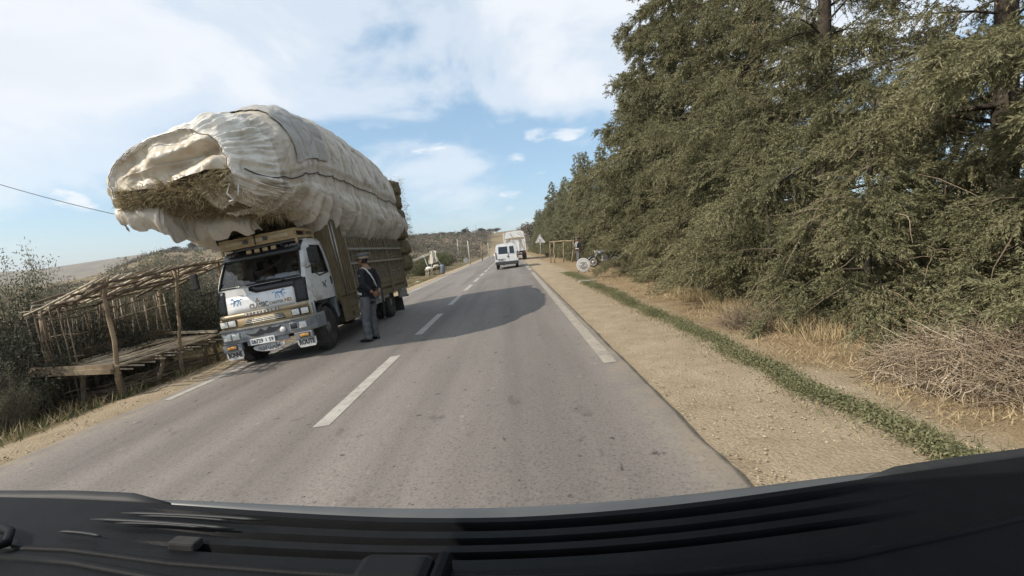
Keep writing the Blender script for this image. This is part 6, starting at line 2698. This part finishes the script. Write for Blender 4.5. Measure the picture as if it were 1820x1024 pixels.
g = [[Vector((.33 * math.cos(a) * 1.0, y, .30 + .33 * math.sin(a))) for y in (-.06, 0, .06)] for a in np.linspace(.3, 2.6, 10)]
mb.sheet(g)
g = [[Vector((1.28 + .33 * math.cos(a), y, .30 + .33 * math.sin(a))) for y in (-.07, 0, .07)] for a in np.linspace(.4, 2.4, 10)]
mb.sheet(g)
mb.build('mudguards', M['chrome'], mo, solid=.01)

# ================================================================== LEFT VERGE THINGS
stz = gz(-6.8, 38)
st = empty('cloth_stand', (0, 0, 0), (0, 0, 0), 'small roadside stand of leaning poles with a pale cloth sack hung over it', 'stand')
rng = np.random.default_rng(121)
mb = MB()
for a, b in (((733, 463), (771, 447)), ((735, 465), (773, 449)), ((771, 447), (790, 482)), ((752, 455), (762, 476)), ((768, 450), (766, 490))):
    mb.tube(wob(at(*a, 38.6), at(*b, 38.2), 4, .02), .035, 6)
mb.build('poles', M['concrete'], st)
mb = MB()
g = []
for i, a in enumerate(np.linspace(0, 1, 16)):
    row = []
    for j, b in enumerate(np.linspace(0, 1, 14)):
        top = Vector((763 + 12 * a, 447 - 1.5 * math.sin(a * 3)))
        bot = Vector((762.5 + 16 * a, 470 - 6 * a * a))
        p = top.lerp(bot, b)
        w_ = at(p.x + 1.2 * math.sin(b * 6 + a * 9), p.y, 38.1 - .25 * math.sin(a * PI) * b + .1 * math.sin(a * 12))
        row.append(w_)
    g.append(row)
mb.sheet(g)
mb.build('cloth', M['cloth_sack'], st, solid=.02)
tbl = empty('stick_table', (0, 0, 0), (0, 0, 0), 'little table of sticks with pale bundles on it below the hung cloth', 'table')
mb = MB()
A, B = at(757, 480, 37.6), at(782, 472, 38.3)
mb.bar(A, B, .55, .05)
mb.build('table_top', M['cane'], tbl)
for (px, py, D) in ((757, 493, 37.6), (761, 494, 37.2), (768, 491, 37.6), (776, 489, 38.0), (781, 487, 38.3), (784, 486, 37.9)):
    a = at(px, py, D)
    a.z = min(a.z, gz(a.x, a.y) + .05)
    b = at(px + rng.uniform(-1.5, 1.5), 477 - (px - 760) * .25, D)
    mb = MB()
    mb.tube(wob(a, b, 4, .02), .035, 6)
    mb.build('leg', M['cane'], tbl)
mb = MB()
mb.tube([at(758, 486, 37.5), at(783, 479, 38.2)], .025, 6)
mb.tube([at(758, 489, 37.5), at(783, 482, 38.2)], .025, 6)
mb.build('rung', M['cane'], tbl)
for px, py, m_, lb in ((762, 477, 'sign_white', 'white bundle on the left end of the stick table'), (775, 473, 'cloth_sack', 'pale cloth bundle on the right half of the stick table')):
    p = at(px, py, 37.9)
    mb = MB()
    g = []
    for a in np.linspace(-PI / 2, PI / 2, 9):
        g.append([p + Vector((.26 * math.cos(a) * math.cos(b), .2 * math.cos(a) * math.sin(b), .12 * math.sin(a) + .02 * math.sin(3 * b))) for b in np.linspace(0, 2 * PI, 15)[:-1]])
    mb.sheet(g, closed_u=True)
    tag(mb.build('bundle', M[m_]), lb, 'bundle')
p = at(787, 479, 37.9)
mb = MB()
g = []
for a in np.linspace(-PI / 2, PI / 2, 11):
    g.append([Vector((p.x + .2 * math.cos(a) ** .5 * math.cos(b), p.y + .18 * math.cos(a) ** .5 * math.sin(b), p.z + .02 + .38 * math.sin(a) * (1 + .08 * math.sin(3 * b)))) for b in np.linspace(0, 2 * PI, 15)[:-1]])
mb.sheet(g, closed_u=True)
tag(mb.build('sack', M['blue_plastic']), 'dark blue-grey sack standing at the right end of the stick table', 'sack')
mb = MB()
p = on_plane(743, 499.5, -.44)
g = [[Vector((p.x + .2 * math.cos(a) * math.cos(b), p.y + .12 * math.cos(a) * math.sin(b), gz(p.x, p.y) + .06 + .07 * math.sin(a))) for b in np.linspace(0, 2 * PI, 11)[:-1]] for a in np.linspace(-PI / 2, PI / 2, 7)]
mb.sheet(g, closed_u=True)
tag(mb.build('litter_bag', M['sign_white']), 'small crumpled white bag lying on the left verge', 'bag')

# poles, posts, the back of a round sign
def pole(name, pa, pb, D, r, m, label, cat, extra=None):
    a, b = at(*pa, D), at(*pb, D)
    a.z = min(a.z, gz(a.x, D) - .2)
    mb = MB()
    mb.tube([a, b], [r, r * .8], 8)
    if extra:
        e0, e1 = at(*extra[0], D), at(*extra[1], D)
        mb.tube([e0, e1], r * .8, 6)
    return tag(mb.build(name, m), label, cat)


pole('fence_post', (835.5, 462), (831, 428), 62, .085, M['concrete'], 'tall pale leaning concrete post on the left verge by the round sign back', 'post')
pole('wooden_post', (856.5, 448), (855, 429), 78, .10, M['pole_wood'], 'wooden post with a slanting arm on top, right of the pale concrete post', 'post', ((855, 429), (846, 431)))
pole('fence_post', (868.5, 444), (867, 432), 95, .08, M['concrete'], 'short pale post farthest along the left verge', 'post')
pole('fence_post', (813.5, 434), (812.5, 425), 120, .10, M['concrete'], 'short pale post standing in the field scrub', 'post')
pole('thin_pole', (801, 465), (797, 415), 70, .05, M['old_wood'], 'thin dark wooden pole rising from the scrub left of the concrete post', 'pole')
up_ = pole('utility_pole', (830, 425), (829.5, 404), 150, .13, M['old_wood'], 'utility pole with a small box on the skyline above the concrete post', 'utility pole')
q = at(830, 406, 150)
mb = MB()
mb.box(q, (.5, .3, .9))
mb.build('pole_box', M['galv'], up_)
pole('utility_pole', (845.5, 425), (845, 400), 210, .12, M['galv'], 'thin metal lamp-like pole on the skyline, right of the pole with a box', 'utility pole', ((844, 400.3), (846.5, 400.3)))
q = at(828, 463, 60)
rb = empty('turned_sign', (q.x, 60, gz(q.x, 60)), (0, 0, 0), 'round grey back of a sign turned away on the left verge', 'road sign')
mb = MB()
mb.lathe([(0, -.015), (.33, -.015), (.33, .01), (0, .01)], (0, 0, q.z - gz(q.x, 60)), 'y', 28, smooth=False)
mb.build('disc', M['sign_grey'], rb)
mb = MB()
mb.tube([(0, .05, -.2), (0, .05, q.z - gz(q.x, 60) + .1)], .03, 6)
mb.tube([(-.28, -.02, q.z - gz(q.x, 60)), (.28, -.02, q.z - gz(q.x, 60))], .015, 5)
mb.build('post', M['galv'], rb)

# overhead cable from a pole left of the frame to a pole hidden behind the load
pA, pB = at(-160, 290, 16), at(600, 455, 40)
mb = MB()
pts = []
a0, a1, a2 = at(-160, 268, 22), at(0, 328, 22), at(205, 381, 22)
for t in np.linspace(-.8, 3.2, 40):
    x = a1.x + (a2.x - a1.x) * t
    z = a1.z + (a2.z - a1.z) * t + .22 * t * (t - 1)
    pts.append((x, 22, z))
mb.tube(pts, .016, 5)
tag(mb.build('overhead_cable', M['rope']), 'thin dark overhead cable crossing the sky at the left', 'cable')
for px, lb, t in ((None, 'wooden pole carrying the overhead cable behind the load', 3.2), (None, 'wooden pole carrying the overhead cable out of the frame at the left', -.8)):
    x, _, z = pts[-1] if t > 0 else pts[0]
    mb = MB()
    mb.tube([(x, 22, gz(x, 22) - .4), (x, 22, z + .15)], [.09, .07], 8)
    tag(mb.build('cable_pole', M['old_wood']), lb, 'pole')

# tiny houses on the skyline
def house(px, py, D, s, label):
    q = at(px, py, D)
    h = empty('house', (q.x, D, gz(q.x, D) + .2), (0, 0, .3), label, 'house')
    h.scale = (s, s, s)
    mb = MB()
    mb.box((0, 0, 1.3), (5, 4, 3))
    w_ = mb.build('wall', M['plaster'], h)
    mb = MB()
    mb.box((0, 0, 2.9), (5.3, 4.3, .25))
    mb.build('roof', M['concrete'], h)
    mb = MB()
    mb.box((.4, -2.01, .9), (1.0, .06, 2.1))
    mb.build('door', M['blue_plastic'], h)
    for x in (-1.5, 1.7):
        mb = MB()
        mb.box((x, -2.01, 1.6), (.9, .06, .9))
        mb.build('window', M['dark_glass'], h)


house(735, 424, 262, .55, 'tiny white house on the skyline just right of the straw load')
house(849, 420, 262, .8, 'low white house between the two dark trees on the skyline')

# ================================================================== OUR OWN VEHICLE: windscreen reflection strip, wiper cowl and dashboard
LIP = [(-400, 872), (-160, 878), (0, 884), (150, 887), (300, 896), (500, 911), (700, 921), (910, 921), (1060, 911), (1200, 898), (1340, 880), (1540, 850), (1700, 828), (1820, 812), (2000, 786), (2200, 758)]
LX = [p[0] for p in LIP]
LY = [p[1] for p in LIP]


def lip(px):
    return float(np.interp(px, LX, LY))


def lips(px):
    return (lip(px - 60) + lip(px + 60) + 2 * lip(px) + lip(px - 120) * .5 + lip(px + 120) * .5) / 5


ourcar = empty('car_cockpit', (0, 0, 0), (0, 0, 0), 'black ribbed dashboard and strip of grey bonnet of the vehicle the view is taken from', 'vehicle interior')
DZ = 1.06
PXS = np.linspace(-400, 2200, 160)
# rows: (pixels below the lip at mid frame, height over the dash plane)
rows = [(-2, -.03), (0, 0), (4, .004), (12, .004), (15, -.010), (26, -.010), (28, .004), (40, .004), (43, -.008), (52, -.008), (54, .005), (66, .005), (69, -.012), (76, -.012), (79, .004), (100, .006), (140, .004), (190, -.002), (300, -.01), (520, -.03)]
g = []
for off, hz in rows:
    row = []
    for px in PXS:
        py = lips(px) + off * (1 + .12 * abs(px - 910) / 910)
        # ribs fade out towards the ends of the dash
        fade = 1 - sstep(1350, 1700, px) if px > 910 else 1 - sstep(520, 180, px)
        rib = hz if not (3 < off < 78) else .004 + (hz - .004) * fade
        p = on_plane(px, py, DZ)
        p.z += rib
        row.append(p)
    g.append(row)
mb = MB()
mb.sheet(g, smooth=False)
dash = mb.build('dashboard', M['dash_plastic'], ourcar, fix=False)
# vent slats at the left of the dash, their highlights painted as paler plastic
mb = MB()
for (x0, y0, x1, y1, hh) in ((215, 912, 470, 925, .006), (160, 923, 415, 940, .006), (248, 917, 410, 926, .004), (205, 930, 365, 938, .004), (105, 945, 180, 953, .005)):
    P_ = [on_plane(x0 + (x1 - x0) * t, y0 + (y1 - y0) * t - 2.0 * math.sin(t * PI), DZ + .012) for t in np.linspace(0, 1, 9)]
    mb.tube(P_, [.0008] + [hh * .5] * 7 + [.001], 6)
mb.build('vent_slats', mat('slat_plastic', (.02, .021, .022), rough=.5, spec=.25), dash)
# raised rim along the near edge, sloping down to the left
mb = MB()
P_ = [on_plane(px, py, DZ + .02) for px, py in ((-300, 935), (0, 958), (120, 962), (300, 985), (520, 1000), (640, 1006), (900, 1012), (1200, 1004), (1500, 972), (1700, 930), (1900, 884))]
mb.tube([p - Vector((0, 0, .016)) for p in P_], [.006] * len(P_), 8)
mb.build('dash_rim', M['dash_plastic'], dash)
mb = MB()
P_ = [on_plane(px, py, DZ + .02) for px, py in ((0, 975), (130, 985), (300, 1015), (420, 1040))]
mb.tube([p - Vector((0, 0, .016)) for p in P_], [.007] * len(P_), 8)
mb.tube([on_plane(px, py, DZ + .02) for px, py in ((-10, 935), (18, 945), (12, 965), (-20, 975))], .007, 8)
mb.build('dash_corner', M['dash_plastic'], dash)
# black catch on the dash
c0, c1 = on_plane(632, 1024, DZ + .012), on_plane(770, 1026, DZ + .012)
mb = MB()
ax = (c1 - c0)
mb.bar(c0, c1, .06, .034)
cl = mb.build('dash_catch', mat('catch_plastic', (.009, .0095, .0105), rough=.55, spec=.12), ourcar, bevel=.014)
mb = MB()
mb.bar(c1, c1 + ax.normalized() * .020, .068, .040)
mb.build('catch_end', M['dash_plastic'], cl, bevel=.01)
mb = MB()
c = on_plane(330, 967, DZ + .008)
mb.box(c, (.05, .02, .016), Matrix.Rotation(-.2, 3, 'Z'))
mb.build('dash_clip', M['black_rubber'], dash, bevel=.004)
# roof out of view, added to keep the dashboard in shade
mb = MB()
mb.box((0, -.55, 1.80), (1.9, 1.92, .05), Matrix.Rotation(R_(1.5), 3, 'X'))
mb.build('roof', M['black_matt'], ourcar, bevel=.02)
# grey sheet standing in for the blurred reflection at the windscreen base, and the wiper cowl covers
g = []
BZ = .93
for px in np.linspace(255, 1600, 60):
    t = (px - 255) / 1345
    top = 28 * math.sin(PI * min(1, max(0, t))) ** .55
    ys_ = lips(px)
    row = []
    for k in np.linspace(0, 1, 6):
        p = on_plane(px, ys_ - top * (1 - k) + 10 * k, BZ)
        p.z += .02 * math.sin(PI * k) - .06 * (1 - k) ** 3
        row.append(p)
    g.append(row)
mb = MB()
mb.sheet(g)
mb.build('bonnet', M['bonnet_paint'], ourcar, fix=False)
for P_ in ([(-200, 872), (0, 880), (120, 880), (230, 885), (300, 893)], [(1530, 852), (1600, 838), (1700, 822), (1820, 806), (2000, 780)]):
    mb = MB()
    q = [on_plane(px, py + 6, DZ - .04) for px, py in P_]
    mb.tube(q, [.014] + [.017] * (len(q) - 2) + [.006] if P_[0][0] < 0 else [.005] + [.016] * (len(q) - 1), 8)
    mb.build('wiper_cowl', M['black_matt'], ourcar)


# ================================================================== THE AIR
mb = MB()
mb.box((-300, 1900, 27), (6400, 4400, 86))
hz = mb.build('haze', M['ink'])
tag(hz, kind='stuff')
hm = bpy.data.materials.new('haze')
hm.use_nodes = True
t = hm.node_tree
t.nodes.clear()
ho = t.nodes.new('ShaderNodeOutputMaterial')
pv = t.nodes.new('ShaderNodeVolumePrincipled')
pv.inputs['Color'].default_value = (0.86, 0.90, 0.96, 1)
pv.inputs['Density'].default_value = 0.0003
pv.inputs['Anisotropy'].default_value = 0.2
t.links.new(pv.outputs[0], ho.inputs['Volume'])
hz.data.materials.clear()
hz.data.materials.append(hm)
